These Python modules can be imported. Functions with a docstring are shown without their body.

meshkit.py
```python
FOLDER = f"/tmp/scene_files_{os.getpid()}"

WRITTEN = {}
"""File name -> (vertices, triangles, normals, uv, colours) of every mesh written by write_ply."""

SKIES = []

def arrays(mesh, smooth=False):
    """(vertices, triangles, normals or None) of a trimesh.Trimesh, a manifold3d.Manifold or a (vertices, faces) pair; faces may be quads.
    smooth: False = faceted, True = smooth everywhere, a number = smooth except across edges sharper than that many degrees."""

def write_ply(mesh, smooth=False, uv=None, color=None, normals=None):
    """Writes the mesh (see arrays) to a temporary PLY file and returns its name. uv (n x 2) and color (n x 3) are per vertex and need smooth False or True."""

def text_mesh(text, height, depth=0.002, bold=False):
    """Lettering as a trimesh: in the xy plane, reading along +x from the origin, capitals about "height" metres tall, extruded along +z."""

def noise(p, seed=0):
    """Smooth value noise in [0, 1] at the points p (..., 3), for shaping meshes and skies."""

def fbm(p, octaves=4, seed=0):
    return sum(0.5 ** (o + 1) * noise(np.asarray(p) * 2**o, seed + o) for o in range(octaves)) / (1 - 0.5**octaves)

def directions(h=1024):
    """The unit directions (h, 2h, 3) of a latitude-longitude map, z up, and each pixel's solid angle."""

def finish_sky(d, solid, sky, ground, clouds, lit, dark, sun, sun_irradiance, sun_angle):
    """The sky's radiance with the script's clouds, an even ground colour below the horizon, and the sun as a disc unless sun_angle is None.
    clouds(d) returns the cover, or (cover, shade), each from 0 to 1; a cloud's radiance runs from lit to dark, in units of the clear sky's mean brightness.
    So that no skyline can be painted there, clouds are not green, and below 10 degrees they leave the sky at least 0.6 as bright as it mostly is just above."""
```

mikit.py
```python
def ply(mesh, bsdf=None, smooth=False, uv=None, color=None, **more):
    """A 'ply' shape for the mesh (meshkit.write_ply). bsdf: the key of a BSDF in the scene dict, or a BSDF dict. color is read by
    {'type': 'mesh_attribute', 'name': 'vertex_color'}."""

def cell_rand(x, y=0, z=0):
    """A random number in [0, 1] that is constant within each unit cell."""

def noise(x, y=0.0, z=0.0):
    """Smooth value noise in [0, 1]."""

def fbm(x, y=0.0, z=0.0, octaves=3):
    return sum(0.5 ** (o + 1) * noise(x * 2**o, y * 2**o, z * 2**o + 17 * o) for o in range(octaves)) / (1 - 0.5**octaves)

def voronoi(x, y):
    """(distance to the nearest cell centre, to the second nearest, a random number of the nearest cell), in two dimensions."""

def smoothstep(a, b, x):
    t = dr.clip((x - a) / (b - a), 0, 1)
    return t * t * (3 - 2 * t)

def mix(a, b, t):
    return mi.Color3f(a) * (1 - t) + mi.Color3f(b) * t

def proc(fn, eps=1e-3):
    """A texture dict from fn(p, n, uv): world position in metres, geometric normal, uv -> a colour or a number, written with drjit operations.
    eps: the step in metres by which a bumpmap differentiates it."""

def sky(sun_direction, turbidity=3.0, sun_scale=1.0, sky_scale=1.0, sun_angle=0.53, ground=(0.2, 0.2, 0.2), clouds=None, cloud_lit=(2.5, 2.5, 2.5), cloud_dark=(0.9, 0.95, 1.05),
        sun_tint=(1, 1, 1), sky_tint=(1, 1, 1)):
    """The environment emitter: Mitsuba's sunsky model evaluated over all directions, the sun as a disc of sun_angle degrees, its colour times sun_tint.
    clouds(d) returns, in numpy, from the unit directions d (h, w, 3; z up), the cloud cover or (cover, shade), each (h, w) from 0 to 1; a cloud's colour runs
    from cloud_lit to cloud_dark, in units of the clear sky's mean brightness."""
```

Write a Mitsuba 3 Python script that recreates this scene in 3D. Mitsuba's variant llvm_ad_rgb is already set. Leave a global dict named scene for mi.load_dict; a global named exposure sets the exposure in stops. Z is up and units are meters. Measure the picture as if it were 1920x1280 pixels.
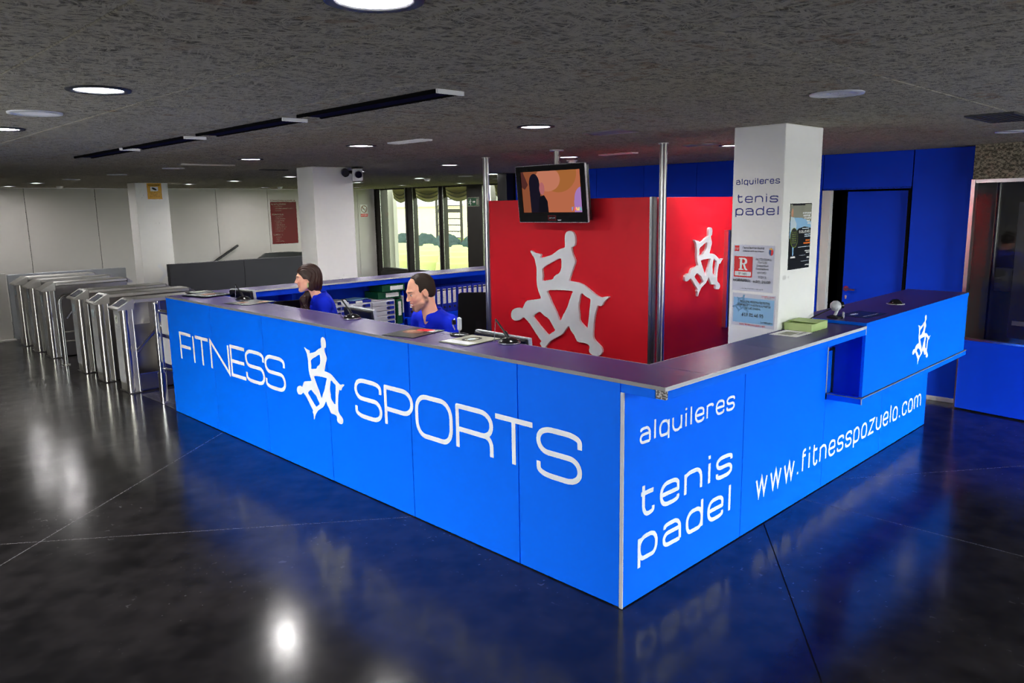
import math, random
import numpy as np, trimesh, mitsuba as mi, drjit as dr
from shapely.geometry import Polygon, LineString, Point, box as sbox
from shapely.ops import unary_union, split as shsplit
from shapely import affinity
import manifold3d as m3
import mikit, meshkit
T = mi.ScalarTransform4f
rnd = random.Random(7)
rng = np.random.default_rng(7)

# ---------------------------------------------------------------- camera, sky, exposure
exposure = 2.95
CAM = np.array([-2.7242, -2.0557, 1.9039])
YAW, PITCH, ROLL, FOCAL = 0.7942, -0.1752, -0.0170, 1439.14
_fw = np.array([math.cos(PITCH) * math.cos(YAW), math.cos(PITCH) * math.sin(YAW), math.sin(PITCH)])
_r = np.cross(_fw, [0, 0, 1]); _r /= np.linalg.norm(_r)
_u = np.cross(_r, _fw)
_up = -math.sin(ROLL) * _r + math.cos(ROLL) * _u
scene, labels = {}, {}
scene['camera'] = {'type': 'perspective', 'fov': math.degrees(2 * math.atan(960 / FOCAL)), 'fov_axis': 'x', 'near_clip': 0.05, 'far_clip': 500.0,
                   'to_world': T().look_at(origin=CAM.tolist(), target=(CAM + _fw).tolist(), up=_up.tolist())}
def overcast(d):
    return np.clip(0.35 + 0.9 * (meshkit.fbm(d * np.array([3.0, 3.0, 6.0]), 4, 3) - 0.35), 0.25, 0.95)
scene['sky'] = mikit.sky((-0.62, -0.62, 0.46), turbidity=3.5, sun_scale=0.0, sky_scale=7.2, ground=(0.20, 0.22, 0.14), clouds=overcast,
                         cloud_lit=(2.6, 2.55, 2.45), cloud_dark=(1.2, 1.22, 1.28))
LAMP = 30.0

# ---------------------------------------------------------------- helpers
def lin(r, g, b, k=1.0):
    return [k * (((c / 255 + 0.055) / 1.055) ** 2.4 if c > 10 else c / 255 / 12.92) for c in (r, g, b)]
def mat(name, rgb, rough=0.5, metal=0.0, spec=0.5, **kw):
    scene['mat_' + name] = {'type': 'twosided', 'b': {'type': 'principled', 'base_color': {'type': 'rgb', 'value': list(rgb)} if not isinstance(rgb, dict) else rgb,
                            'roughness': rough if isinstance(rough, dict) else float(rough), 'metallic': float(metal), 'specular': float(spec), **kw}}
    return 'mat_' + name
def diffuse(name, rgb):
    scene['mat_' + name] = {'type': 'twosided', 'b': {'type': 'diffuse', 'reflectance': {'type': 'rgb', 'value': list(rgb)} if not isinstance(rgb, dict) else rgb}}
    return 'mat_' + name
def numbered(key):
    if key not in scene and key not in labels and not any(k.startswith(key + '__') for k in scene):
        return key
    i = 1
    while True:
        k = f'{key}_{i:03d}'
        if k not in scene and k not in labels and not any(x.startswith(k + '__') for x in scene):
            return k
        i += 1
_used = set()
def obj(name, mesh, m, parent=None, smooth=False, label=None, cat=None, group=None, kind=None, **kw):
    key = (parent + '__' if parent else '') + name
    if key in _used:
        i = 1
        while f'{key}_{i:03d}' in _used: i += 1
        key = f'{key}_{i:03d}'
    _used.add(key)
    d = dict(mesh) if isinstance(mesh, dict) else mikit.ply(mesh, m, smooth)
    d.update(kw)
    scene[key] = d
    if label or cat or group or kind:
        labels[key] = {k: v for k, v in (('label', label), ('category', cat), ('group', group), ('kind', kind)) if v}
    return key
def thing(name, label, cat, group=None):
    key, i = name, 0
    while key in _used:
        i += 1; key = f'{name}_{i:03d}'
    _used.add(key)
    labels[key] = {'label': label, 'category': cat}
    if group: labels[key]['group'] = group
    return key
def struct(name, label=None):
    _used.add(name); labels[name] = {'kind': 'structure'}
    if label: labels[name]['label'] = label
    return name
def cat(*ms): return trimesh.util.concatenate([m for m in ms])
def bx(x0, x1, y0, y1, z0, z1, c=0.0):
    """box, with edges chamfered by c"""
    x0, x1 = sorted((x0, x1)); y0, y1 = sorted((y0, y1)); z0, z1 = sorted((z0, z1))
    if c <= 0:
        m = trimesh.creation.box((x1 - x0, y1 - y0, z1 - z0)); m.apply_translation(((x0 + x1) / 2, (y0 + y1) / 2, (z0 + z1) / 2)); return m
    c = min(c, (x1 - x0) * .45, (y1 - y0) * .45, (z1 - z0) * .45)
    P = []
    for sx in (0, 1):
        for sy in (0, 1):
            for sz in (0, 1):
                for k in range(3):
                    o = [c, c, c]; o[k] = 0
                    P.append((x1 - o[0] if sx else x0 + o[0], y1 - o[1] if sy else y0 + o[1], z1 - o[2] if sz else z0 + o[2]))
    return trimesh.convex.convex_hull(np.array(P))
def quad(o, u, v):
    o, u, v = (np.array(a, float) for a in (o, u, v))
    return trimesh.Trimesh(np.array([o, o + u, o + u + v, o + v]), [[0, 1, 2], [0, 2, 3]], process=False)
def cyl(p0, p1, r, n=20, r1=None):
    p0, p1 = np.array(p0, float), np.array(p1, float)
    z = p1 - p0; L = np.linalg.norm(z); z /= L
    x = np.cross(z, [0, 0, 1] if abs(z[2]) < .9 else [1, 0, 0]); x /= np.linalg.norm(x); y = np.cross(z, x)
    a = np.arange(n) * 2 * math.pi / n
    ring = np.cos(a)[:, None] * x + np.sin(a)[:, None] * y
    r1 = r if r1 is None else r1
    v = np.vstack([p0 + ring * r, p1 + ring * r1, [p0], [p1]]); i = np.arange(n); j = (i + 1) % n
    f = np.vstack([np.stack([i, j, j + n], 1), np.stack([i, j + n, i + n], 1), np.stack([j, i, i * 0 + 2 * n], 1), np.stack([i + n, j + n, i * 0 + 2 * n + 1], 1)])
    return trimesh.Trimesh(v, f, process=False)
def tube(pts, r, n=10):
    pts = np.array(pts, float)
    ms = [cyl(a, b, r, n) for a, b in zip(pts[:-1], pts[1:])]
    ms += [trimesh.creation.icosphere(1, r).apply_translation(p) for p in pts[1:-1]]
    return cat(*ms)
def arcpts(pts, rad, n=5):
    """polyline with filleted corners"""
    pts = [np.array(p, float) for p in pts]; out = [pts[0]]
    for a, b, c in zip(pts[:-2], pts[1:-1], pts[2:]):
        u, v = a - b, c - b; lu, lv = np.linalg.norm(u), np.linalg.norm(v); r = min(rad, lu * .49, lv * .49)
        s, e = b + u / lu * r, b + v / lv * r
        for t in np.linspace(0, 1, n): out.append((1 - t) ** 2 * s + 2 * t * (1 - t) * b + t * t * e)
    out.append(pts[-1]); return out
def lathe(prof, n=28, at=(0, 0, 0)):
    prof = np.array(prof, float); a = np.arange(n) * 2 * math.pi / n; k = len(prof)
    v = np.concatenate([np.stack([prof[:, 0] * math.cos(t), prof[:, 0] * math.sin(t), prof[:, 1]], 1) for t in a]) + np.array(at)
    f = []
    for i in range(n):
        j = (i + 1) % n
        for q in range(k - 1):
            f += [(i * k + q, j * k + q, j * k + q + 1), (i * k + q, j * k + q + 1, i * k + q + 1)]
    return trimesh.Trimesh(v, f, process=False)
def geoms(p): return [g for g in getattr(p, 'geoms', [p]) if g.geom_type == 'Polygon' and g.area > 1e-9]
def plate(poly, d, o, u, v):
    """polygon in (u, v) coordinates from o, raised by d along u x v"""
    u, v = np.array(u, float), np.array(v, float); n = np.cross(u, v)
    m = cat(*[trimesh.creation.extrude_polygon(g, d, engine='earcut') for g in geoms(poly)])
    p = np.array(m.vertices)
    return trimesh.Trimesh(np.array(o) + p[:, :1] * u + p[:, 1:2] * v + p[:, 2:3] * n, m.faces, process=False)
def rect(a, b, c, d): return sbox(min(a, c), min(b, d), max(a, c), max(b, d))
def ell(cx, cy, rx, ry, rot=0): return affinity.rotate(affinity.scale(Point(cx, cy).buffer(1, 16), rx, ry), rot)
def txt(s, h, o, u, v, width=None, align='l', d=.0012, bold=False):
    m = meshkit.text_mesh(s, h, 1.0, bold); p = np.array(m.vertices)
    p[:, 0] -= p[:, 0].min(); w = p[:, 0].max()
    if width: p[:, 0] *= width / w; w = width
    if align == 'c': p[:, 0] -= w / 2
    if align == 'r': p[:, 0] -= w
    u, v = np.array(u, float), np.array(v, float); n = np.cross(u, v)
    return trimesh.Trimesh(np.array(o) + p[:, :1] * u + p[:, 1:2] * v + (p[:, 2:3] - .0) * n * d, m.faces, process=False)
def xf(m, loc=(0, 0, 0), rz=0.0):
    c, s = math.cos(rz), math.sin(rz); p = np.array(m.vertices)
    q = np.stack([c * p[:, 0] - s * p[:, 1], s * p[:, 0] + c * p[:, 1], p[:, 2]], 1) + np.array(loc)
    return trimesh.Trimesh(q, m.faces, process=False)
def hull(P): return trimesh.convex.convex_hull(np.array(P, float))
LEFT, RIGHT, UP = (0, -1, 0), (1, 0, 0), (0, 0, 1)      # reading directions on walls that face -x and -y

# ---- square-shouldered extended lettering, drawn with strokes
def _stroke(pts, r=.3):
    out = [np.array(pts[0][:2], float)]
    for i in range(1, len(pts) - 1):
        b = np.array(pts[i][:2], float); rr = pts[i][2] if len(pts[i]) > 2 else 0
        if rr <= 0: out.append(b); continue
        a, c = np.array(pts[i - 1][:2], float), np.array(pts[i + 1][:2], float); ua, uc = a - b, c - b
        la, lc = np.linalg.norm(ua), np.linalg.norm(uc); ra, rc = min(rr, la * .5), min(rr, lc * .5)
        s, e = b + ua / la * ra, b + uc / lc * rc
        for t in np.linspace(0, 1, 8):
            w = .78     # fuller than a plain quadratic corner
            out.append(((1 - t) ** 2 * s + 2 * t * (1 - t) * w * b * 1.0 + t * t * e) / ((1 - t) ** 2 + 2 * t * (1 - t) * w + t * t))
    out.append(np.array(pts[-1][:2], float)); return out
def glyph(c, w, h, r=.3):
    """strokes of a letter in a box of centre lines w wide; h = cap height or x-height"""
    q = r
    box = [(w / 2, 0), (w, 0, q), (w, h, q), (0, h, q), (0, 0, q), (w / 2, 0)]
    S = lambda: [[(w, h * .74), (w, h, q), (0, h, q), (0, h * .5, q * .75), (w, h * .5, q * .75), (w, 0, q), (0, 0, q), (0, h * .26)]]
    A, D = 1.36 * h, -.36 * h
    g = {'F': [[(0, 0), (0, h), (w, h)], [(0, .5 * h), (.93 * w, .5 * h)]], 'I': [[(w / 2, 0), (w / 2, h)]], 'T': [[(0, h), (w, h)], [(w / 2, 0), (w / 2, h)]],
         'N': [[(0, 0), (0, h), (w, 0), (w, h)]], 'E': [[(w, h), (0, h), (0, 0), (w, 0)], [(0, .5 * h), (.93 * w, .5 * h)]], 'S': S(), 's': S(),
         'P': [[(0, 0), (0, h), (w, h, q), (w, .42 * h, q), (0, .42 * h)]], 'O': [box], 'o': [box],
         'R': [[(0, 0), (0, h), (w, h, q), (w, .45 * h, q * .8), (0, .45 * h)], [(w * .6, .45 * h), (w, .45 * h, q * .6), (w, 0)]],
         'a': [[(w * .04, .8 * h), (w * .04, h, q), (w, h, q), (w, 0)], [(w, .57 * h), (0, .57 * h, q * .7), (0, 0, q * .7), (w, 0)]],
         'l': [[(w / 2, 0), (w / 2, A)]], 'q': [box, [(w, h), (w, D)]], 'u': [[(0, h), (0, 0, q), (w, 0, q), (w, h)], [(w, h), (w, 0)]],
         'i': [[(w / 2, 0), (w / 2, h)], [(w / 2, 1.22 * h), (w / 2, 1.4 * h)]], 'e': [[(w, .24 * h), (w, 0, q), (0, 0, q), (0, h, q), (w, h, q), (w, .5 * h), (0, .5 * h)]],
         'r': [[(0, 0), (0, h)], [(0, .6 * h), (0, h, q), (w, h, q), (w, .8 * h)]], 't': [[(w * .2, 1.36 * h), (w * .2, 0, q), (w, 0, q), (w, .26 * h)], [(0, h), (w, h)]],
         'n': [[(0, 0), (0, h)], [(0, .5 * h), (0, h, q), (w, h, q), (w, 0)]], 'm': [[(0, 0), (0, h)], [(0, .5 * h), (0, h, q), (w / 2, h, q), (w / 2, 0)], [(w / 2, .5 * h), (w / 2, h, q), (w, h, q), (w, 0)]],
         'p': [box, [(0, h), (0, D)]], 'd': [box, [(w, 0), (w, A)]], 'w': [[(0, h), (w * .25, 0), (w * .5, h), (w * .75, 0), (w, h)]],
         'f': [[(w * .25, 0), (w * .25, A, q), (w, A)], [(0, h), (w, h)]], 'z': [[(0, h), (w, h), (0, 0), (w, 0)]], 'c': [[(w, .7 * h), (w, h, q), (0, h, q), (0, 0, q), (w, 0, q), (w, .3 * h)]],
         '.': [[(w / 2, -.02 * h), (w / 2, .14 * h)]]}
    return g[c]
def letter_poly(c, w, h, s, r=None):
    """letter whose ink box is w wide and h tall, stroke s"""
    r = r if r is not None else min(.34 * h, .34 * w + .02)
    parts = [LineString(_stroke(l)).buffer(s / 2, cap_style=2, join_style=1 if c not in 'FTENwz' else 2, mitre_limit=3) for l in glyph(c, max(w - s, 1e-4), h - s, r)]
    return affinity.translate(unary_union(parts), s / 2, s / 2)
ADV = {'l': .28, 'i': .28, '.': .3, 'w': 1.35, 'm': 1.55, 'f': .62, 't': .72, 'r': .78}
def word_polys(word, width, xh, s, gap=.26):
    """lower-case word fitted to a width: list of (letter, polygon)"""
    raw = [ADV.get(c, 1.0) for c in word]; g = gap
    k = width / (sum(raw) + g * (len(word) - 1)); x = 0; out = []
    for c, a in zip(word, raw):
        w = a * k
        out.append((c, affinity.translate(letter_poly(c, max(w, s * 1.02), xh, s, r=min(.42 * xh, .42 * w)), x, 0))); x += w + g * k
    return out

# ---- the two-tumblers emblem
EO = [[660,1000],[623,988],[607,955],[610,911],[611,874],[603,867],[563,858],[516,834],[475,808],[406,790],[357,778],[346,785],[357,809],[322,813],[277,820],[244,836],[234,829],[258,801],[286,771],[293,740],[306,694],[303,637],[305,575],[318,524],[335,489],[353,456],[317,446],[230,432],[186,423],[164,397],[141,358],[122,342],[115,356],[96,359],[50,350],[12,325],[0,286],[10,260],[40,244],[86,248],[124,267],[147,286],[169,274],[213,246],[270,183],[327,125],[355,102],[338,94],[332,78],[348,69],[357,41],[354,0],[368,0],[383,31],[400,70],[419,85],[440,111],[482,137],[537,164],[578,184],[606,217],[646,268],[666,224],[699,197],[718,168],[731,144],[757,142],[803,142],[841,137],[860,119],[850,88],[860,69],[886,57],[930,53],[967,67],[983,99],[973,127],[936,153],[904,174],[889,197],[892,257],[898,317],[910,377],[925,417],[935,447],[953,439],[978,446],[990,471],[1014,492],[1044,512],[1038,521],[1002,515],[965,503],[922,519],[853,559],[790,594],[739,606],[661,611],[650,615],[667,656],[687,707],[713,752],[713,781],[688,815],[675,859],[677,873],[701,882],[711,889],[716,923],[711,962],[695,986]]
EH = [[[569,791],[515,769],[363,702],[369,661],[373,631],[362,594],[411,604],[480,614],[494,637],[514,653],[548,665],[571,701],[575,741]],[[406,524],[437,480],[471,416],[512,363],[555,274],[579,328],[627,393],[653,455],[680,517],[696,536],[621,537],[527,535]],[[773,534],[758,483],[741,417],[754,363],[751,318],[777,290],[835,251],[847,312],[854,392],[866,462],[866,491],[828,498]],[[337,348],[301,334],[250,300],[286,269],[342,222],[427,155],[455,181],[508,207],[483,236],[435,299],[400,309],[372,325]]]
def chaikin(p):
    p = np.array(p, float); q = np.roll(p, -1, 0)
    return np.stack([.75 * p + .25 * q, .25 * p + .75 * q], 1).reshape(-1, 2)
EMBLEM = Polygon(chaikin(EO) / 1000, [chaikin(h) / 1000 for h in EH]).buffer(0)
def emblem(h, d, o, u, v): return plate(affinity.scale(EMBLEM, h, h, origin=(0, 0)), d, o, u, v)
# ---------------------------------------------------------------- materials
N = mikit.noise
def _fibre(p, n, uv):
    best = mi.Float(0)
    for k, a in enumerate((0.25, 1.25, 2.2, 2.9)):
        c, s = math.cos(a), math.sin(a)
        x, y = p.x * c + p.y * s, -p.x * s + p.y * c
        w = N(x * 14, y * 14, 3.0 * k)
        v = N(x * 30 + 40 * k, y * 210 + 10 * w, 0.5)
        best = dr.maximum(best, (1 - dr.abs(2 * v - 1)) * (0.55 + 0.6 * N(x * 24, y * 90, 5.0 + k)))
    t = mikit.smoothstep(0.45, 1.0, best)
    stain = mikit.smoothstep(0.70, 0.82, N(p.x * 2.2, p.y * 9.0, 9.0)) * mikit.smoothstep(0.55, 0.75, N(p.x * 30, p.y * 30, 1.0))
    col = mikit.mix((0.045, 0.042, 0.034), (0.37, 0.345, 0.275), t)
    return mikit.mix(col, (0.20, 0.11, 0.05), 0.4 * stain)
diffuse('woodwool', mikit.proc(_fibre))
def _fibre_wall(p, n, uv):
    v = N(p.x * 60, p.y * 60, p.z * 60) * .6 + N(p.x * 130, p.y * 130, p.z * 130) * .4
    return mikit.mix((0.10, 0.095, 0.07), (0.38, 0.35, 0.27), mikit.smoothstep(.3, .75, v))
diffuse('woodwool_wall', mikit.proc(_fibre_wall))
def _floorcol(p, n, uv):
    a = mikit.fbm(p.x * 1.3, p.y * 1.3, 0.3, octaves=4)
    b = mikit.fbm(p.x * 9, p.y * 9, 4.0, octaves=3)
    speck = mikit.smoothstep(0.93, 0.97, N(p.x * 45, p.y * 45, 2.0)) * mikit.smoothstep(0.5, 0.7, a)
    c = mikit.mix((0.006, 0.0055, 0.006), (0.024, 0.021, 0.021), mikit.smoothstep(0.3, 0.75, 0.6 * a + 0.4 * b))
    return mikit.mix(c, (0.12, 0.115, 0.12), 0.6 * speck)
def _floorrough(p, n, uv):
    return 0.10 + 0.13 * mikit.fbm(p.x * 2.1 + 3, p.y * 2.1, 0.7, octaves=4)
mat('floor', mikit.proc(_floorcol), mikit.proc(_floorrough), spec=0.42)
diffuse('joint_pale', lin(150, 145, 145)); diffuse('joint_dark', lin(22, 20, 22))
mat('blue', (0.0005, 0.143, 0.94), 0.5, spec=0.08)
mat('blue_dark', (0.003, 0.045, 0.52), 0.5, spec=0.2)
mat('blue_wall', (0.002, 0.048, 0.70), 0.55, spec=0.15)
def _scuff(p, n, uv):
    return 0.30 + 0.12 * N(p.x * 3, p.y * 3, p.z * 3)
mat('worktop', (0.040, 0.022, 0.125), mikit.proc(_scuff), spec=0.35)
mat('edge', lin(190, 190, 195), 0.35, spec=0.5); mat('edge_grey', lin(120, 118, 122), 0.4)
mat('white_vinyl', (0.84, 0.85, 0.88), 0.45, spec=0.3); mat('navy_vinyl', lin(22, 28, 122), 0.5)
def _chip(p, n, uv):
    return mikit.mix((0.12, 0.11, 0.11), (0.5, 0.48, 0.48), mikit.smoothstep(.35, .7, N(p.x * 160, p.y * 160, p.z * 160)))
diffuse('chipboard', mikit.proc(_chip))
diffuse('black', (0.006, 0.006, 0.007)); mat('black_plastic', (0.010, 0.010, 0.011), 0.28, spec=0.5); mat('black_fabric', (0.008, 0.008, 0.009), 0.85, spec=0.15)
mat('dark_grey', lin(44, 44, 48), 0.5); mat('gloss_black', (0.006, 0.006, 0.007), 0.12, spec=0.5)
def _plaster(p, n, uv):
    s = mikit.smoothstep(0.80, 0.9, N(p.x * 5, p.y * 5, p.z * 7)) * mikit.smoothstep(.6, .8, N(p.x * 40, p.y * 40, p.z * 25))
    return mikit.mix((0.88, 0.872, 0.845), (0.5, 0.49, 0.47), 0.55 * s)
diffuse('plaster', mikit.proc(_plaster))
mat('wall_panel', lin(192, 188, 184), 0.5, spec=0.25)
mat('red', (0.74, 0.012, 0.024), 0.45, spec=0.3); mat('dark_red', lin(98, 20, 22), 0.5, spec=.3)
mat('alu', (0.78, 0.79, 0.81), 0.26, metal=1.0); mat('steel', (0.72, 0.70, 0.67), 0.36, metal=.85); mat('post_steel', (0.86, 0.83, 0.80), 0.20, metal=1.0); mat('notice_paper', lin(206, 207, 218), .6, spec=.2); mat('slot_navy', lin(13, 13, 38), .9, spec=.05); mat('faint_blue', lin(100, 145, 182), .5); mat('steel_dark', (0.42, 0.40, 0.40), 0.28, metal=1.0)
mat('chrome', (0.82, 0.82, 0.84), 0.08, metal=1.0); mat('steel_panel', lin(168, 172, 178), 0.42, metal=.35)
mat('silver_plastic', lin(190, 192, 198), 0.3); mat('grey_fabric', lin(70, 70, 74), 0.9, spec=.1)
mat('display_blue', (0.008, 0.008, 0.06), 0.45, spec=0.3)
mat('white_plastic', (0.74, 0.74, 0.75), 0.4); mat('paper', (0.80, 0.80, 0.78), 0.7, spec=.2); mat('tray_grey', lin(188, 188, 196), 0.5)
mat('binder_blue', lin(22, 40, 150), 0.45); mat('green', lin(10, 78, 44), 0.45); mat('leaflet_green', lin(176, 196, 130), 0.6)
mat('yellow', lin(214, 160, 30), 0.35); mat('orange', lin(220, 110, 30), .5); mat('sky_print', lin(140, 185, 220), .5); mat('grey_print', lin(140, 140, 125), .5)
mat('blue_print', lin(40, 70, 130), .5); mat('red_print', lin(205, 25, 30), .5); mat('ink', (0.012, 0.012, 0.014), .6); mat('grey_ink', lin(150, 150, 150), .6)
mat('poster_black', lin(20, 24, 30), .3); mat('pale_print', lin(200, 215, 225), .5); mat('lime', lin(125, 145, 50), .5); mat('skin_print', lin(200, 150, 120), .5)
mat('brown_print', lin(120, 70, 45), .35)
mat('concrete_dark', lin(58, 58, 62), .6, spec=.25); mat('frame_dark', lin(38, 36, 34), .4, spec=.4)
scene['mat_glass'] = {'type': 'thindielectric', 'int_ior': 1.5}
scene['mat_glass_tint'] = {'type': 'thindielectric', 'int_ior': 1.5, 'specular_transmittance': {'type': 'rgb', 'value': [0.44, 0.45, 0.36]}}
scene['mat_acrylic'] = {'type': 'thindielectric', 'int_ior': 1.49}
def _grass(p, n, uv):
    v = mikit.fbm(p.x * .5, p.y * .5, 0.0, octaves=4) * .6 + .4 * N(p.x * 8, p.y * 8, 1.0)
    return mikit.mix((0.20, 0.30, 0.06), (0.50, 0.55, 0.20), mikit.smoothstep(.25, .75, v))
diffuse('grass', mikit.proc(_grass)); diffuse('pale_wall', lin(225, 215, 190)); diffuse('leaf_dark', (0.045, 0.075, 0.075)); diffuse('mound', (0.56, 0.60, 0.28))
for q_, c_ in (('fabric_blind', (0.80, 0.76, 0.58)), ('fabric_blind_dark', (0.38, 0.38, 0.29))): scene['mat_' + q_] = {'type': 'principledthin', 'base_color': {'type': 'rgb', 'value': list(c_)}, 'roughness': .8, 'diff_trans': 1.1}
diffuse('paving', (0.62, 0.60, 0.56)); diffuse('white_trim', (0.78, 0.79, 0.76)); diffuse('wall_shell', lin(190, 185, 178))

# ---------------------------------------------------------------- the room
ZC = 2.355
X0, X1, Y0, Y1 = -3.85, 8.35, -4.7, 13.95
g = struct('ground', 'grass and paving outside the building')
obj('lawn', bx(-60, 70, -60, 70, -.32, -.12), 'mat_grass', g)
fl = struct('floor', 'dark polished concrete floor with thin pale joints')
obj('base', bx(X0, X1, Y0, Y1, -.12, -.0008), 'mat_joint_pale', fl)
def ext_line(a, b, L=40):
    a, b = np.array(a, float), np.array(b, float); d = (b - a) / np.linalg.norm(b - a)
    return LineString([a - d * L, b + d * L])
cuts = [ext_line((-1.978, 2.756), (-.026, 4.31)),
        LineString([(-41.7, 33.3), (-1.913, 3.081), (-.064, 1.675), (2.465, -.042), (3.584, -.867), (40, -27.7)]),
        LineString([(30, 20.45), (1.388, 0.0), (.098, -.922), (-30, -22.4)]),
        LineString([(1.91, .35), (1.928, -1.222), (2.0, -12)])]
polys = [sbox(X0, Y0, X1, Y1)]
for k, c in enumerate(cuts):
    new = []
    for q in polys:
        new += [s for s in geoms(q.difference(c.buffer(.0032 if k == 2 else .0022)))]
    polys = new
for q in polys:
    if q.area > .02: obj('slab', plate(q, .03, (0, 0, -.03), (1, 0, 0), (0, 1, 0)), 'mat_floor', fl)
obj('joint', plate(cuts[2].buffer(.003).intersection(sbox(X0, Y0, X1, Y1)), .0003, (0, 0, -.0007), (1, 0, 0), (0, 1, 0)), 'mat_joint_dark', fl)

ce = struct('ceiling', 'dark grey wood wool board ceiling')
obj('deck', bx(X0, X1, Y0, Y1, ZC + .025, ZC + .2), 'mat_black', ce)
xs = [X0] + [x for x in (-2.06 + .585 * k for k in range(-9, 19)) if X0 + .1 < x < X1 - .1] + [X1]
ys = [Y0] + [y for y in (1.5 + 2.4 * k for k in range(-4, 6)) if Y0 + .1 < y < Y1 - .1] + [Y1]
for i in range(len(xs) - 1):
    for j in range(len(ys) - 1):
        dz = rng.uniform(0, .0015)
        obj('panel', bx(xs[i] + .0018, xs[i + 1] - .0018, ys[j] + .0015, ys[j + 1] - .0015, ZC + dz, ZC + .025, .003), 'mat_woodwool', ce)

# far wall of tall grey panels
w = struct('wall_far', 'far wall of tall pale grey panels')
obj('backing', bx(X0, X1 + .2, Y1 + .02, Y1 + .2, -.1, ZC + .1), 'mat_joint_dark', w)
sx = [X0] + [-6.1 + 1.163 * k for k in range(13)] + [X1]
sx = [a for a in sx if a <= X1]
for a, b in zip(sx[:-1], sx[1:]):
    if b - a > .05: obj('panel', bx(a + .004, b - .004, Y1, Y1 + .02, 0, ZC, .003), 'mat_wall_panel', w)
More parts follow.
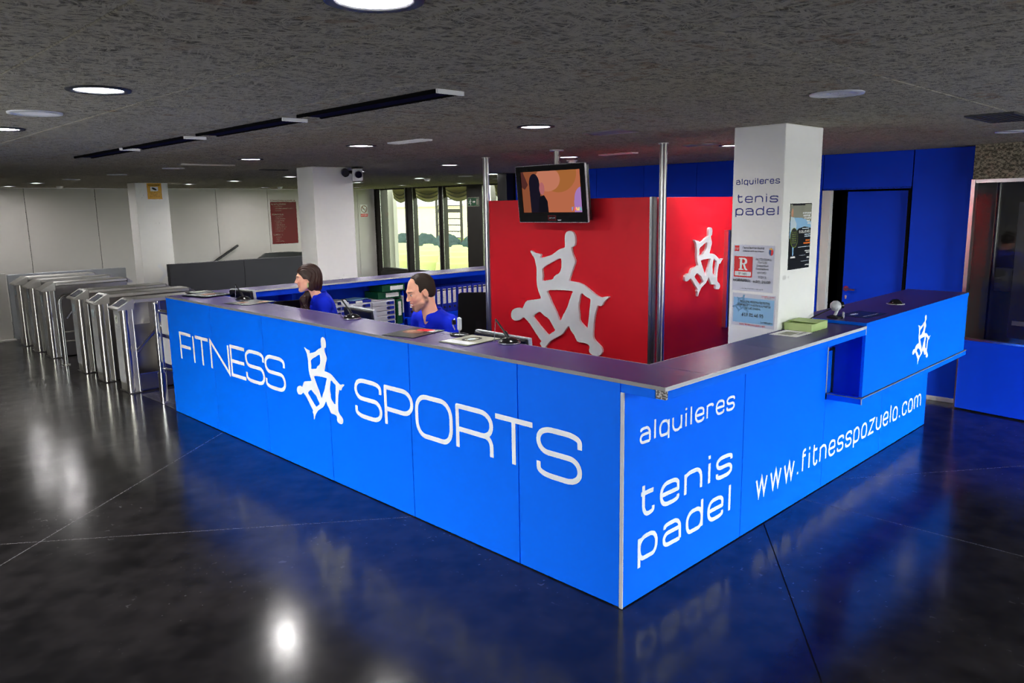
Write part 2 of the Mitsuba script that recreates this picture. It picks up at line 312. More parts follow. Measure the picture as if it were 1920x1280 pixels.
# walls behind and beside the camera: open glazed fronts that let the daylight in
YF, XL = -4.7, -3.85
w = struct('wall_front')
obj('shell', cat(bx(XL - .2, X1, YF - .2, YF, -.1, .05), bx(XL - .2, X1, YF - .2, YF, 2.14, ZC + .2), bx(7.6, X1, YF - .2, YF, 0, ZC), bx(XL - .2, -.1, YF - .2, YF, 0, ZC)), 'mat_wall_shell', w)
for x in (2.0, 3.9, 5.8): obj('mullion', bx(x - .04, x + .04, YF - .15, YF - .03, .05, 2.14), 'mat_frame_dark', w)
w = struct('wall_left')
obj('shell', cat(bx(XL - .2, XL, YF, 1.3, -.1, ZC + .2), bx(XL - .2, XL, 3.75, Y1, -.1, ZC + .2), bx(XL - .2, XL, 1.3, 3.75, -.1, .05), bx(XL - .2, XL, 1.3, 3.75, 2.0, ZC + .2)), 'mat_wall_shell', w)
for y in (2.1, 2.95): obj('mullion', bx(XL - .15, XL - .03, y - .04, y + .04, .05, 2.0), 'mat_frame_dark', w)
pv = struct('paving', 'pale paving in front of the building'); obj('bed', cat(bx(-40, XL - .2, -40, 40, -.12, -.06), bx(XL - .2, 40, -40, YF - .2, -.12, -.06)), 'mat_paving', pv)

# ---- columns
def column(name, x0, x1, y0, y1):
    k = struct(name); obj('shaft', bx(x0, x1, y0, y1, 0, ZC, .004), 'mat_plaster', k); return k
colR = column('column_right', 1.706, 2.212, .122, .458); labels[colR]['label'] = 'white square column with blue lettering beside the counter'
colM = column('column_middle', 1.706, 2.212, 5.482, 5.82); labels[colM]['label'] = 'white square column behind the back counter'
column('column_front', -3.654, -3.148, .122, .458); column('column_rear', -3.654, -3.148, 5.482, 5.82)
colL = column('column_left', 1.706, 2.212, 10.84, 11.18); labels[colL]['label'] = 'white square column beyond the turnstiles'

# ---- window wall on the right, far end
xw = X1
W = struct('wall_window', 'dark framed window wall at the far right end')
obj('shell', cat(bx(xw + .02, xw + .2, 5.0, Y1 + .2, -.1, .36), bx(xw + .02, xw + .2, 5.0, 9.05, 0, ZC + .1), bx(xw + .02, xw + .25, Y1 - .2, Y1 + .2, 0, ZC + .1)), 'mat_frame_dark', W)
obj('pillar', bx(xw - .06, xw + .14, 9.98, 10.46, 0, ZC), 'mat_frame_dark', W)
wins = [(13.66, 12.68), (12.37, 11.45), (11.28, 10.46), (9.98, 9.10)]
for i, (a, b) in enumerate(wins):
    k = struct(f'window_{i + 1}')
    fr = .045
    obj('frame', cat(bx(xw - .03, xw + .1, b - .05, b, .40, ZC), bx(xw - .03, xw + .1, a, a + .05, .40, ZC), bx(xw - .03, xw + .1, b, a, .36, .46), bx(xw - .02, xw + .08, b, a, ZC - .03, ZC)), 'mat_frame_dark', k)
    obj('bead', cat(bx(xw - .036, xw - .03, b - .012, b, .44, ZC - .01), bx(xw - .036, xw - .03, a, a + .012, .44, ZC - .01)), 'mat_alu', k)
    obj('pane', quad((xw + .02, a, .46), (0, b - a, 0), (0, 0, ZC - .49)), 'mat_glass_tint', k)
for y0, y1 in ((12.68, 12.37), (11.45, 11.28)):
    obj('mullion', bx(xw - .01, xw + .1, y1 + .05, y0 - .05, .36, ZC), 'mat_frame_dark', W)
obj('sill', bx(xw - .08, xw + .02, 9.0, 13.7, .30, .38, .006), 'mat_frame_dark', W)

# ---- blue wall with the door, x = 5.15
xb = 5.15
B = struct('wall_blue', 'blue panelled wall behind the side counter')
obj('backing', bx(xb + .30, xb + .34, -.1, 6.1, 0, ZC + .02), 'mat_black', B)
obj('backing', cat(bx(xb + .022, xb + .06, 1.40, 6.0, 0, ZC), bx(xb + .022, xb + .06, .545, 1.40, 2.02, ZC), bx(xb + .022, xb + .06, .0, .53, 0, ZC)), 'mat_black', B)
for a, b, z0, z1 in [(.006, .536, .03, ZC), (.546, 1.392, 2.0, ZC)] + [(1.4 + .74 * i, 1.4 + .74 * (i + 1) - .006, .03, ZC) for i in range(6)]:
    obj('panel', bx(xb, xb + .02, a, b, z0, z1, .002), 'mat_blue_wall', B)
obj('end_pillar', bx(xb - .15, xb + .1, 5.86, 6.05, 0, ZC), 'mat_black_plastic', B)
k = struct('baseboard_blue'); obj('board', bx(xb - .012, xb, .0, .54, 0, .045, .003), 'mat_edge', k)
k = struct('baseboard_blue_far'); obj('board', bx(xb - .012, xb, 1.4, 5.85, 0, .045, .003), 'mat_edge', k)
D = struct('door_1', 'blue door standing in a recess beside the white column')
obj('leaf', bx(xb + .07, xb + .11, .575, 1.165, .01, 1.985, .003), 'mat_blue_wall', D)
obj('reveal', cat(bx(xb + .0, xb + .3, .545, .57, 0, 2.0), bx(xb, xb + .3, .545, 1.40, 2.0, 2.02)), 'mat_black', D)
obj('jamb', bx(xb - .004, xb + .06, 1.305, 1.395, 0, 2.0, .003), 'mat_white_trim', D, label='white door jamb')
hx = xb + .07
hd = cat(cyl((hx, 1.125, 1.01), (hx - .012, 1.125, 1.01), .027), cyl((hx - .012, 1.125, 1.01), (hx - .055, 1.125, 1.01), .010), tube([(hx - .055, 1.13, 1.01), (hx - .055, 1.02, 1.005)], .010))
obj('handle', hd, 'mat_chrome', D, smooth=40, label='chrome lever handle')
obj('lock', cat(cyl((hx, 1.125, .93), (hx - .006, 1.125, .93), .012), bx(hx - .007, hx, 1.118, 1.132, .905, .93)), 'mat_steel', D, smooth=40)

# ---- angled right wall with a glazed office front
P0 = np.array([4.965, -.012]); d2 = np.array([-.165, -.986]); d2 /= np.linalg.norm(d2); n2 = np.array([-d2[1], d2[0]])   # n2 points into the office
RW = lambda m: trimesh.Trimesh(np.stack([P0[0] + np.array(m.vertices)[:, 0] * d2[0] + np.array(m.vertices)[:, 1] * n2[0], P0[1] + np.array(m.vertices)[:, 0] * d2[1] + np.array(m.vertices)[:, 1] * n2[1], np.array(m.vertices)[:, 2]], 1), m.faces, process=False)
LW = 4.2
R_ = struct('wall_right', 'office front with a blue dado, dark glass and a rough board band above')
for a, b in ((0.012, 1.0), (1.004, 2.0), (2.004, 3.0), (3.004, LW)): obj('dado', RW(bx(a, b, 0, .03, .012, .645, .002)), 'mat_blue_wall', R_, label=None)
obj('edge_strip', RW(bx(0, .012, -.004, .10, 0, .645)), 'mat_alu', R_)
for a, b in ((0, .44), (.445, 1.66), (1.665, 2.9), (2.905, LW)): obj('top_board', RW(bx(a, b, .0, .03, 2.06, ZC, .002)), 'mat_woodwool_wall', R_)
k = struct('window_5', 'dark glazed office window beside the blue wall')
obj('frame', RW(cat(bx(-.002, .030, -.012, .05, .66, 2.06), bx(0, LW, -.006, .05, 2.03, 2.06), bx(0, LW, -.004, .05, .645, .662), bx(LW - .03, LW, -.01, .05, .66, 2.06))), 'mat_alu', k)
obj('pane', RW(quad((.03, .01, .662), (LW - .06, 0, 0), (0, 0, 1.368))), 'mat_glass', k)
obj('office_shell', RW(cat(bx(.0, LW, 1.9, 1.95, 0, ZC), bx(-.02, .0, .1, 1.9, 0, ZC), bx(LW, LW + .02, .1, 1.9, 0, ZC), bx(0, LW, .05, 1.9, 0, .02), bx(0, LW, .05, 1.9, 2.3, 2.32))), 'mat_dark_grey', R_)
t = thing('display_board', 'tall dark board with a pale round disc behind the office glass', 'board')
obj('board', RW(bx(.22, 1.3, .42, .46, .64, 1.86, .004)), 'mat_concrete_dark', t)
dsc = trimesh.creation.cylinder(.045, .006, sections=28); dsc.apply_transform(trimesh.transformations.rotation_matrix(math.pi / 2, [1, 0, 0])); dsc.apply_translation((.56, .415, 1.36))
obj('disc', RW(dsc), 'mat_grey_print', t, label='pale round disc')
t = thing('cabinet', 'low grey cabinet behind the office glass under the dark board', 'cabinet')
obj('body', RW(bx(.62, 1.5, .12, .40, .02, 1.12, .004)), 'mat_dark_grey', t); obj('worktop', RW(bx(.58, 1.52, .10, .41, 1.12, 1.15, .003)), 'mat_concrete_dark', t)
t = thing('notice', 'white notice sheet lying low behind the office glass', 'notice'); obj('sheet', RW(bx(.26, .60, .40, .412, .76, .80)), 'mat_grey_print', t)
t = thing('screen', 'grey screen standing behind the office glass next to the steel frame', 'screen'); obj('panel', RW(bx(.05, .42, .47, .50, 1.05, 1.27, .004)), 'mat_dark_grey', t); obj('stand', RW(bx(.2, .26, .48, .52, .7, 1.05)), 'mat_black_plastic', t)

# ---- stair parapets and handrail
def parapet(name, label, m, *bxs):
    t = thing(name, label, 'low wall')
    for i, b in enumerate(bxs): obj('panel', b, m, t)
    return t
parapet('stair_parapet', 'dark grey stair parapet behind the back counter', 'mat_concrete_dark', bx(1.80, 3.0, 10.0, 10.1, 0, 1.105, .004), bx(3.005, 4.25, 10.0, 10.1, 0, 1.105, .004))
parapet('stair_parapet', 'black sloped stair parapet in front of the far wall under the red directory', 'mat_black_plastic',
        plate(Polygon([(4.55, 0), (4.55, .72), (5.05, 1.0), (5.62, 1.0), (5.62, 0)]), .08, (0, 13.3, 0), RIGHT, UP), plate(Polygon([(5.625, 0), (5.625, 1.0), (6.5, .92), (6.5, 0)]), .08, (0, 13.3, 0), RIGHT, UP))
t = thing('handrail', 'dark sloping handrail on the far grey wall', 'handrail')
obj('rail', tube([(4.12, Y1 - .07, .80), (4.74, Y1 - .07, 1.16)], .024), 'mat_black_plastic', t, smooth=40); obj('bracket', tube([(4.45, Y1, .95), (4.45, Y1 - .07, .985)], .012), 'mat_black_plastic', t, smooth=40)
parapet('turnstile_parapet', 'brushed steel low wall closing the far end of the turnstile row', 'mat_steel_panel', bx(.0, 1.70, 11.62, 11.68, .0, .995, .004))
parapet('turnstile_parapet', 'pale grey end panel of the low wall left of the last turnstile', 'mat_wall_panel', bx(-1.6, -.02, 11.60, 11.70, .02, 1.02, .006), bx(-1.65, .0, 11.52, 11.60, 0, .02))
# ---------------------------------------------------------------- ceiling fixtures
def disc(r, z, n=32):
    a = np.arange(n) * 2 * math.pi / n
    v = np.vstack([np.stack([r * np.cos(a), r * np.sin(a), a * 0 + z], 1), [[0, 0, z]]]); i = np.arange(n)
    return trimesh.Trimesh(v, np.stack([(i + 1) % n, i, i * 0 + n], 1), process=False)       # faces down
ring_ply = {k: mikit.ply(lathe([(.112, 0), (.110, -.006), (.088, -.006), (.082, .0), (.082, .004)], 36), m, True) for k, m in (('lit', 'mat_dark_grey'), ('off', 'mat_silver_plastic'))}
glow_ply = mikit.ply(disc(.083, -.0015)); off_ply = mikit.ply(disc(.083, -.001), 'mat_silver_plastic')
hole_ply = mikit.ply(cat(*[disc(.0022, -.0018, 8).apply_translation((.0 + .011 * (i - 6), .012 * s, 0)) for i in range(13) for s in (-1, 1)]), 'mat_black')
lamp_spots = [(-1.72, 1.14, 1, 'lit round downlight, large, at upper left over the floor'), (-1.68, 2.88, 1, 'lit downlight cut by the left picture edge'), (-1.68, -.58, 1, 'lit downlight cut by the top picture edge'),
  (.57, 2.84, 1, 'lit downlight between the slot diffusers and the tall middle column'), (.59, 4.63, 1, 'lit downlight left of the middle column, above the woman'), (.63, 1.13, 1, 'lit downlight above the hanging television'),
  (.69, -.60, 0, 'unlit perforated downlight above the right white column'), (3.65, -.59, 0, 'unlit perforated downlight at the right picture edge above the blue wall'),
  (.46, 11.3, 1, 'lit downlight above the turnstiles, second from the left edge'), (.44, 12.92, 1, 'lit downlight above the turnstiles at the left edge'),
  (.57, 8.09, 0, 'unlit downlight right above the yellow camera sign'), (.59, 6.40, 0, 'unlit downlight in front of the left slot vent'), (.51, 9.72, 0, 'unlit downlight above the far left turnstiles'),
  (2.74, 11.28, 1, 'lit downlight next to the left column on the right'), (2.80, 9.69, 1, 'lit downlight above the handrail'), (4.92, 12.86, 1, 'lit downlight right above the red directory'),
  (2.80, 7.95, 1, 'lit downlight close to the left side of the middle column'), (2.87, 4.57, 1, 'lit downlight left of the left steel pole'), (2.79, 6.23, 1, 'lit downlight just behind the security camera'),
  (5.16, 9.83, 1, 'lit downlight right of the middle column, below the security camera'), (6.95, 12.55, 1, 'lit downlight above the no smoking sign'), (4.98, 7.82, 1, 'lit downlight next to the smoke detector before the windows'),
  (6.99, 11.01, 1, 'lit downlight above the first window mullion'), (7.34, 9.57, 1, 'lit downlight above the emergency exit sign'), (5.02, 6.15, 1, 'lit downlight seen between the left pole and the television'),
  (2.99, 2.94, 1, 'lit downlight right behind the television pole'), (3.05, 1.23, 1, 'lit downlight touching the left edge of the right column'), (6.48, 7.56, 0, 'unlit downlight behind the left pole'), (5.14, 6.89, 0, 'unlit downlight left of the left pole')]
for x, y, on, label in lamp_spots:
    t = thing('downlight', label, 'ceiling light', 'round recessed downlights')
    tw = T().translate([x, y, ZC])
    obj('ring', ring_ply['lit' if on else 'off'], None, t, to_world=tw)
    if on: obj('diffuser', glow_ply, None, t, to_world=tw, emitter={'type': 'area', 'radiance': {'type': 'rgb', 'value': [LAMP, LAMP * .97, LAMP * .95]}}, bsdf={'type': 'ref', 'id': 'mat_paper'})
    else:
        obj('diffuser', off_ply, None, t, to_world=tw)
        if y < 0: obj('perforation', hole_ply, None, t, to_world=tw)
t = thing('ceiling_speaker', 'unlit round pale ceiling disc left below the large lit downlight', 'ceiling speaker')
obj('ring', lathe([(.112, 0), (.110, -.007), (.092, -.007), (.086, 0)], 36), 'mat_silver_plastic', t, True, to_world=T().translate([-1.72, 2.03, ZC])); obj('grille', disc(.088, -.002), 'mat_white_plastic', t, to_world=T().translate([-1.72, 2.03, ZC]))
for k, (y0, y1, which) in enumerate(((.36, 1.43, 'largest and nearest of the four'), (1.575, 2.62, 'second nearest of the four'), (2.80, 3.87, 'third nearest of the four'), (3.94, 5.02, 'farthest and leftmost of the four'))):
    t = thing('slot_diffuser', f'long dark slot air diffuser in the ceiling, {which}', 'air vent', 'slot diffusers in a row')
    xa, xc = -.745, -.605
    obj('frame', cat(bx(xa, xa + .012, y0, y1, ZC - .014, ZC + .01), bx(xc - .012, xc, y0, y1, ZC - .010, ZC + .01)), 'mat_black', t)
    obj('slot', cat(bx(xa + .012, xc - .012, y0, y1, ZC - .004, ZC + .01)), 'mat_slot_navy', t)
    obj('fin', bx(xa + .022, xa + .034, y0 + .02, y1, ZC - .009, ZC), 'mat_frame_dark', t)
    obj('clip', cat(*[hull([(xa + q, y0 + .004, ZC - .012), (xa + q + .004, y0 + .004, ZC - .012), (xa + q + .022, y0 + .035, ZC - .008), (xa + q + .018, y0 + .035, ZC - .008), (xa + q, y0 + .004, ZC - .008), (xa + q + .018, y0 + .035, ZC - .005)]) for q in (.045, .07, .095)]), 'mat_white_plastic', t)
    obj('end_cap', bx(xa, xc, y0 - .012, y0, ZC - .016, ZC + .01, .002), 'mat_white_plastic', t, label='white end cap')
def vent(x, y, lx, ly, label, m='mat_silver_plastic', rz=0.0):
    t = thing('ceiling_vent', label, 'air vent'); f = .014
    R2 = lambda q: xf(q, (x, y, 0), rz)
    obj('frame', R2(cat(bx(-lx, lx, -ly, -ly + f, ZC - .010, ZC), bx(-lx, lx, ly - f, ly, ZC - .010, ZC), bx(-lx, -lx + f, -ly, ly, ZC - .010, ZC), bx(lx - f, lx, -ly, ly, ZC - .010, ZC))), m, t)
    obj('backing', R2(bx(-lx + f, lx - f, -ly + f, ly - f, ZC - .002, ZC)), 'mat_black_plastic', t)
    n = max(2, int(min(lx, ly) * 2 / .03))
    for i in range(n):
        q = -min(lx, ly) + (i + .5) * 2 * min(lx, ly) / n
        obj('slat', R2(bx(-lx + f, lx - f, q - .006, q + .004, ZC - .008, ZC - .003) if lx > ly else bx(q - .006, q + .004, -ly + f, ly - f, ZC - .008, ZC - .003)), m, t)
vent(.615, 2.32, .05, .19, 'bright slim linear vent between middle column and left pole', 'mat_white_plastic')
vent(.60, 5.59, .27, .05, 'slim dark linear vent between the left column and the middle column', 'mat_steel_dark')
vent(1.25, 1.07, .10, .15, 'square grey vent above the television and left of the right column', 'mat_steel_dark')
vent(3.02, 2.37, .05, .19, 'white linear vent right of the television pole', 'mat_white_plastic')
vent(2.71, 1.31, .06, .14, 'grey linear vent left of the right column top', 'mat_steel_dark')
vent(2.46, -.80, .27, .12, 'dark rectangular air vent at the right picture edge', 'mat_dark_grey')
vent(1.66, 6.25, .16, .05, 'dark slim vent touching the middle column on its left', 'mat_dark_grey')
for x, y, label in ((1.16, 12.79, 'white smoke detector above the far left wall'), (5.05, 12.46, 'white smoke detector left of the middle column near the far wall'), (5.26, 7.97, 'white smoke detector before the windows'), (3.43, 3.28, 'white smoke detector behind the top of the television')):
    t = thing('smoke_detector', label, 'smoke detector'); obj('base', lathe([(.0, .0), (.055, 0), (.055, -.012), (.05, -.014)], 20, (x, y, ZC)), 'mat_white_plastic', t, 40); obj('dome', lathe([(.045, -.014), (.042, -.035), (.02, -.042), (0, -.042)], 20, (x, y, ZC)), 'mat_white_plastic', t, 40)

# ---------------------------------------------------------------- the reception counter
H = 1.12
AS = [-.001, .683, 1.605, 2.540, 3.469, 4.402, 5.345]
t = cA = thing('reception_counter', 'long bright blue counter front lettered FITNESS SPORTS', 'counter')
for a, b in zip(AS[:-1], AS[1:]): obj('panel', bx(0, .018, max(a, .019) + .0024, b - .0024, .006, 1.104, .0012), 'mat_blue', t)
obj('carcass', bx(.019, .045, .03, 5.34, .0, 1.10), 'mat_black', t)
obj('end_panel', bx(.0, .36, 5.346, 5.364, .006, 1.104, .001), 'mat_blue', t)
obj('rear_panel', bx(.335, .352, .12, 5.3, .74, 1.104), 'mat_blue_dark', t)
obj('end_board', bx(.0, .018, -.168, .018, 1.062, 1.104, .001), 'mat_blue', t)
capw = [('F', 5.114, 4.842), ('I', 4.822, 4.788), ('T', 4.772, 4.474), ('N', 4.455, 4.083), ('E', 4.062, 3.782), ('S', 3.790, 3.468), ('S', 3.460, 3.140), ('S', 2.212, 1.904), ('P', 1.877, 1.577), ('O', 1.559, 1.211), ('R', 1.183, .873), ('T', .869, .563), ('S', .551, .247)]
for c, a, b in capw: obj('letter', plate(letter_poly(c, a - b, .27, .0285), .0012, (-.0003, a, .541), LEFT, UP), 'mat_white_vinyl', t, label=f'white letter {c}')
obj('emblem', emblem(.623, .0012, (-.0003, 2.982, .414), LEFT, UP), 'mat_white_vinyl', t, label='white emblem of linked tumbling figures')
t = cB = thing('side_counter', 'bright azure counter side lettered alquileres tenis padel with web address', 'counter')
BS = [0.004, 1.105, 2.176, 3.195, 4.215]
tops = [1.062, 1.062, .612, .612]
for a, b, z in zip(BS[:-1], BS[1:], tops): obj('panel', bx(a + .0024, b - .0024, 0, .018, .006, z, .0012), 'mat_blue', t)
obj('edge_strip', bx(-.002, .0045, -.001, .018, .004, 1.062), 'mat_edge', t, label='pale corner edge strip'); obj('edge_strip', bx(2.176, 2.186, -.001, .018, .66, 1.06), 'mat_edge', t)
obj('edge_strip', bx(4.213, 4.218, -.001, .25, .006, .612), 'mat_blue_dark', t)
obj('carcass', cat(bx(.05, 2.17, .019, .045, 0, 1.06), bx(2.17, 4.20, .019, .045, 0, .61)), 'mat_black', t)
obj('soffit', bx(.02, 2.2, -.17, .018, 1.061, 1.066), 'mat_blue', t)
for a, b in ((.018, 1.64), (1.643, 2.2)): obj('apron', bx(a, b, -.222, -.170, 1.064, 1.104, .001), 'mat_blue', t)
obj('apron_end', bx(.002, .0175, -.222, -.170, 1.064, 1.104), 'mat_chipboard', t, label='raw grey chipboard end of the apron')
def letters(word, width, xh, s, o, u, m, parent, d=.0012, gap=.26):
    for c, p in word_polys(word, width, xh, s, gap): obj('letter', plate(p, d, o, u, UP), m, parent, label=f'letter {c}')
letters('alquileres', .872, .083, .0138, (.123, -.0003, .786), RIGHT, 'mat_white_vinyl', t)
letters('tenis', .862, .132, .0222, (.128, -.0003, .416), RIGHT, 'mat_white_vinyl', t)
letters('padel', .878, .132, .0222, (.118, -.0003, .196), RIGHT, 'mat_white_vinyl', t)
letters('www.fitnesspozuelo.com', 2.82, .118, .0172, (1.270, -.0003, .188), RIGHT, 'mat_white_vinyl', t, gap=.30)

t = thing('raised_counter_box', 'raised bright blue counter box with a white emblem at the right end', 'counter')
obj('front_panel', bx(2.204, 4.325, -.222, -.204, .660, 1.112, .001), 'mat_blue', t); obj('edge_strip', bx(2.200, 2.2045, -.2225, -.204, .660, 1.064), 'mat_blue', t)
obj('edge_strip', bx(2.199, 2.2045, -.2235, -.204, 1.064, 1.104), 'mat_edge', t)
obj('edge_strip', bx(4.3245, 4.329, -.2225, -.204, .66, 1.12), 'mat_blue', t)
obj('top', bx(2.200, 4.33, -.222, .245, 1.121, 1.140, .0015), 'mat_worktop', t); obj('top_edge', bx(2.2, 4.331, -.226, -.2225, 1.112, 1.140, .001), 'mat_blue', t, label='light blue top edge')
obj('top_edge', bx(2.195, 2.2, -.222, .245, 1.122, 1.140), 'mat_blue', t)
for a, b in ((2.186, 3.30), (3.303, 4.385)): obj('ledge', bx(a, b, -.226, -.002, .614, .650, .001), 'mat_blue', t)
obj('ledge_edge', cat(bx(2.184, 4.386, -.229, -.2, .650, .656), bx(2.183, 2.19, -.226, -.002, .650, .656)), 'mat_edge_grey', t, label='pale metal ledge edge'); obj('ledge_edge', bx(2.183, 2.1875, -.229, -.222, .614, .652), 'mat_edge', t)
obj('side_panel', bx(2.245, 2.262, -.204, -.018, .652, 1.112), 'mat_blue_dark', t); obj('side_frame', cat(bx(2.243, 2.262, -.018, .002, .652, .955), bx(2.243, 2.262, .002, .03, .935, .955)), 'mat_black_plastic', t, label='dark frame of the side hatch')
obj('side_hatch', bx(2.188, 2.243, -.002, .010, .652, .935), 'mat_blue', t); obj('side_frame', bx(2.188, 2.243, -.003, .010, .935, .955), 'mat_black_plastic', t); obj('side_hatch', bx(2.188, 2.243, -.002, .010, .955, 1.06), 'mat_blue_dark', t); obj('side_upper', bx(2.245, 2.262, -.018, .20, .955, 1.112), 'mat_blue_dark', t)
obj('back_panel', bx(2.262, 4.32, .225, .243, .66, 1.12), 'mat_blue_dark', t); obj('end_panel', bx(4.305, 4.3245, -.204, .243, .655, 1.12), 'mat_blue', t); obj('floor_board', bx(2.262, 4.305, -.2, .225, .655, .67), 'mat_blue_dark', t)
obj('emblem', emblem(.352, .0012, (3.085, -.2223, .717), RIGHT, UP), 'mat_white_vinyl', t, label='small white emblem of linked figures')

t = thing('worktop', 'dark purple laminate worktop running round the blue counters with pale metal edge', 'worktop')
for a, b in ((3.470, 5.365), (1.606, 3.468), (-.222, 1.604)): obj('section', bx(0, .357, a, b, 1.105, H, .0012), 'mat_worktop', t)
for a, b in ((.359, 1.140), (1.142, 2.198)): obj('section', bx(a, b, -.222, .116, 1.105, H, .0012), 'mat_worktop', t)
obj('front_edge', bx(-.004, .0, -.222, 5.366, 1.104, 1.1215), 'mat_edge_grey', t, label='grey metal front edge'); obj('front_edge', bx(-.004, 2.199, -.227, -.222, 1.104, 1.1215), 'mat_edge', t, label='pale metal side edge')
obj('back_edge', cat(bx(.357, .3585, .118, 5.1, 1.105, H + .001), bx(.359, 1.70, .116, .1175, 1.105, H + .001)), 'mat_edge', t)

t = thing('inner_desk', 'low blue desk behind the counter fronts', 'desk')
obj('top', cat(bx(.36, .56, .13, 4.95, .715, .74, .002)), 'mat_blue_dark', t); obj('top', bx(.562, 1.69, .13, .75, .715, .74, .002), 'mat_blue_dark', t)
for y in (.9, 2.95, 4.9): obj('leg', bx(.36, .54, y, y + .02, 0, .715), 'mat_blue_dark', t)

t = thing('back_counter', 'long blue back counter with purple top in front of the middle column', 'counter')
for a, b in ((.36, 1.62), (1.623, 2.9), (2.903, 4.25)):
    obj('top', bx(a, b, 5.12, 5.478, 1.105, H, .0012), 'mat_worktop', t); obj('apron', bx(a, b, 5.122, 5.14, 1.050, 1.104, .001), 'mat_blue_wall', t)
obj('front_edge', bx(.36, 4.25, 5.116, 5.12, 1.104, 1.1205), 'mat_edge', t, label='pale metal edge')
for a, b in ((.36, 1.4), (1.403, 2.4), (2.403, 3.4), (3.403, 4.25)): obj('back_panel', bx(a, b, 5.455, 5.475, 0, 1.104), 'mat_blue_wall', t)
obj('shelf', bx(1.2, 2.60, 5.15, 5.455, .555, .575, .002), 'mat_blue_wall', t); obj('shelf', bx(2.604, 4.24, 5.10, 5.455, .618, .638, .002), 'mat_blue_wall', t); obj('shelf_edge', bx(2.604, 4.24, 5.09, 5.10, .56, .638), 'mat_blue_wall', t)
obj('divider', bx(2.592, 2.604, 5.15, 5.455, 0, 1.04), 'mat_blue_wall', t); obj('divider', bx(1.19, 1.2, 5.15, 5.455, 0, 1.04), 'mat_blue_wall', t); obj('divider', bx(4.24, 4.255, 5.12, 5.455, 0, 1.104), 'mat_blue_wall', t)

# binders, trays and papers on the back shelves
bl = mikit.ply(bx(0, .078, 0, .27, 0, .31, .004), 'mat_binder_blue'); lb = mikit.ply(bx(.016, .062, -.0012, .001, .105, .285), 'mat_paper'); hd = mikit.ply(bx(.016, .062, -.0016, .001, .262, .276), 'mat_ink')
ho = mikit.ply(cyl((.039, -.0015, .06), (.039, .002, .06), .014, 16), 'mat_ink'); rg = mikit.ply(lathe([(.014, 0), (.0165, .001), (.0165, -.001)], 16), 'mat_steel')
lines_ = mikit.ply(cat(*[bx(.021, .057, -.0016, .001, z, z + .003) for z in (.13, .155, .18, .205, .23)]), 'mat_grey_ink')
def binder(x, y, z, label, group=None, rot=None):
    t = thing('binder', label, 'binder', group); w = T().translate([x, y, z]) @ rot if rot is not None else T().translate([x, y, z])
    for n_, p_ in (('cover', bl), ('spine_label', lb), ('label_header', hd), ('finger_hole', ho), ('label_lines', lines_)): obj(n_, p_, None, t, to_world=w)
ORD = ['first', 'second', 'third', 'fourth', 'fifth', 'sixth', 'seventh', 'eighth', 'ninth', 'tenth', 'eleventh', 'twelfth', 'thirteenth', 'fourteenth', 'fifteenth', 'sixteenth']
for i in range(15): binder(2.655 + .0835 * i, 5.125 + .004 * (i % 3), .640, f'blue lever arch binder with white spine label, {ORD[i]} from the left in its row', 'blue lever arch binders on the back shelf')
g_ = mikit.ply(bx(0, .078, 0, .27, 0, .31, .004), 'mat_green')
t = thing('binder', 'green lever arch binder lying flat on top of the trays', 'binder'); w = T().translate([2.30, 5.13, 1.040]) @ T().rotate([0, 1, 0], 90)
obj('cover', g_, None, t, to_world=w); obj('spine_label', lb, None, t, to_world=w)
t = thing('binder', 'green lever arch binder lying under another green binder on the trays', 'binder'); w = T().translate([2.25, 5.15, .960]) @ T().rotate([0, 1, 0], 90)
obj('cover', g_, None, t, to_world=w); obj('spine_label', lb, None, t, to_world=w)
t = thing('binder', 'green lever arch binder standing upright behind the grey box', 'binder'); w = T().translate([2.50, 5.14, .576]) @ T().scale([.9, 1, .92])
obj('cover', g_, None, t, to_world=w); obj('spine_label', lb, None, t, to_world=w)
t = thing('file_box', 'narrow pale grey file box left of the blue binders', 'box'); obj('body', bx(2.574, 2.590, 5.13, 5.4, .70, .90, .003), 'mat_tray_grey', t)
cols = [(2.16, 2.48, 5, 'rightmost'), (1.835, 2.155, 5, 'second from the right'), (1.51, 1.83, 5, 'third from the right'), (1.205, 1.505, 4, 'leftmost, beside the woman')]
for a, b, n, which in cols:
    t = thing('drawer_unit', f'pale grey drawer stack with blue pulls on the back shelf, {which}', 'drawer unit', 'drawer stacks on the back shelf')
    obj('case', bx(a, b, 5.16, 5.44, .577, .577 + n * .056 + .01, .003), 'mat_tray_grey', t)
    for i in range(n):
        z = .582 + i * .056
        dk = obj('drawer', bx(a + .006, b - .006, 5.145, 5.162, z, z + .050, .003), 'mat_tray_grey', t)
        obj('pull', plate(unary_union([ell(b - .095, z + .027, .03, .017), rect(b - .095, z + .010, b - .022, z + .044)]), .003, (0, 5.1452, 0), RIGHT, UP), 'mat_binder_blue', dk, label='blue pull')
        obj('pull_hole', plate(ell(b - .098, z + .027, .016, .010), .001, (0, 5.1420, 0), RIGHT, UP), 'mat_ink', dk)
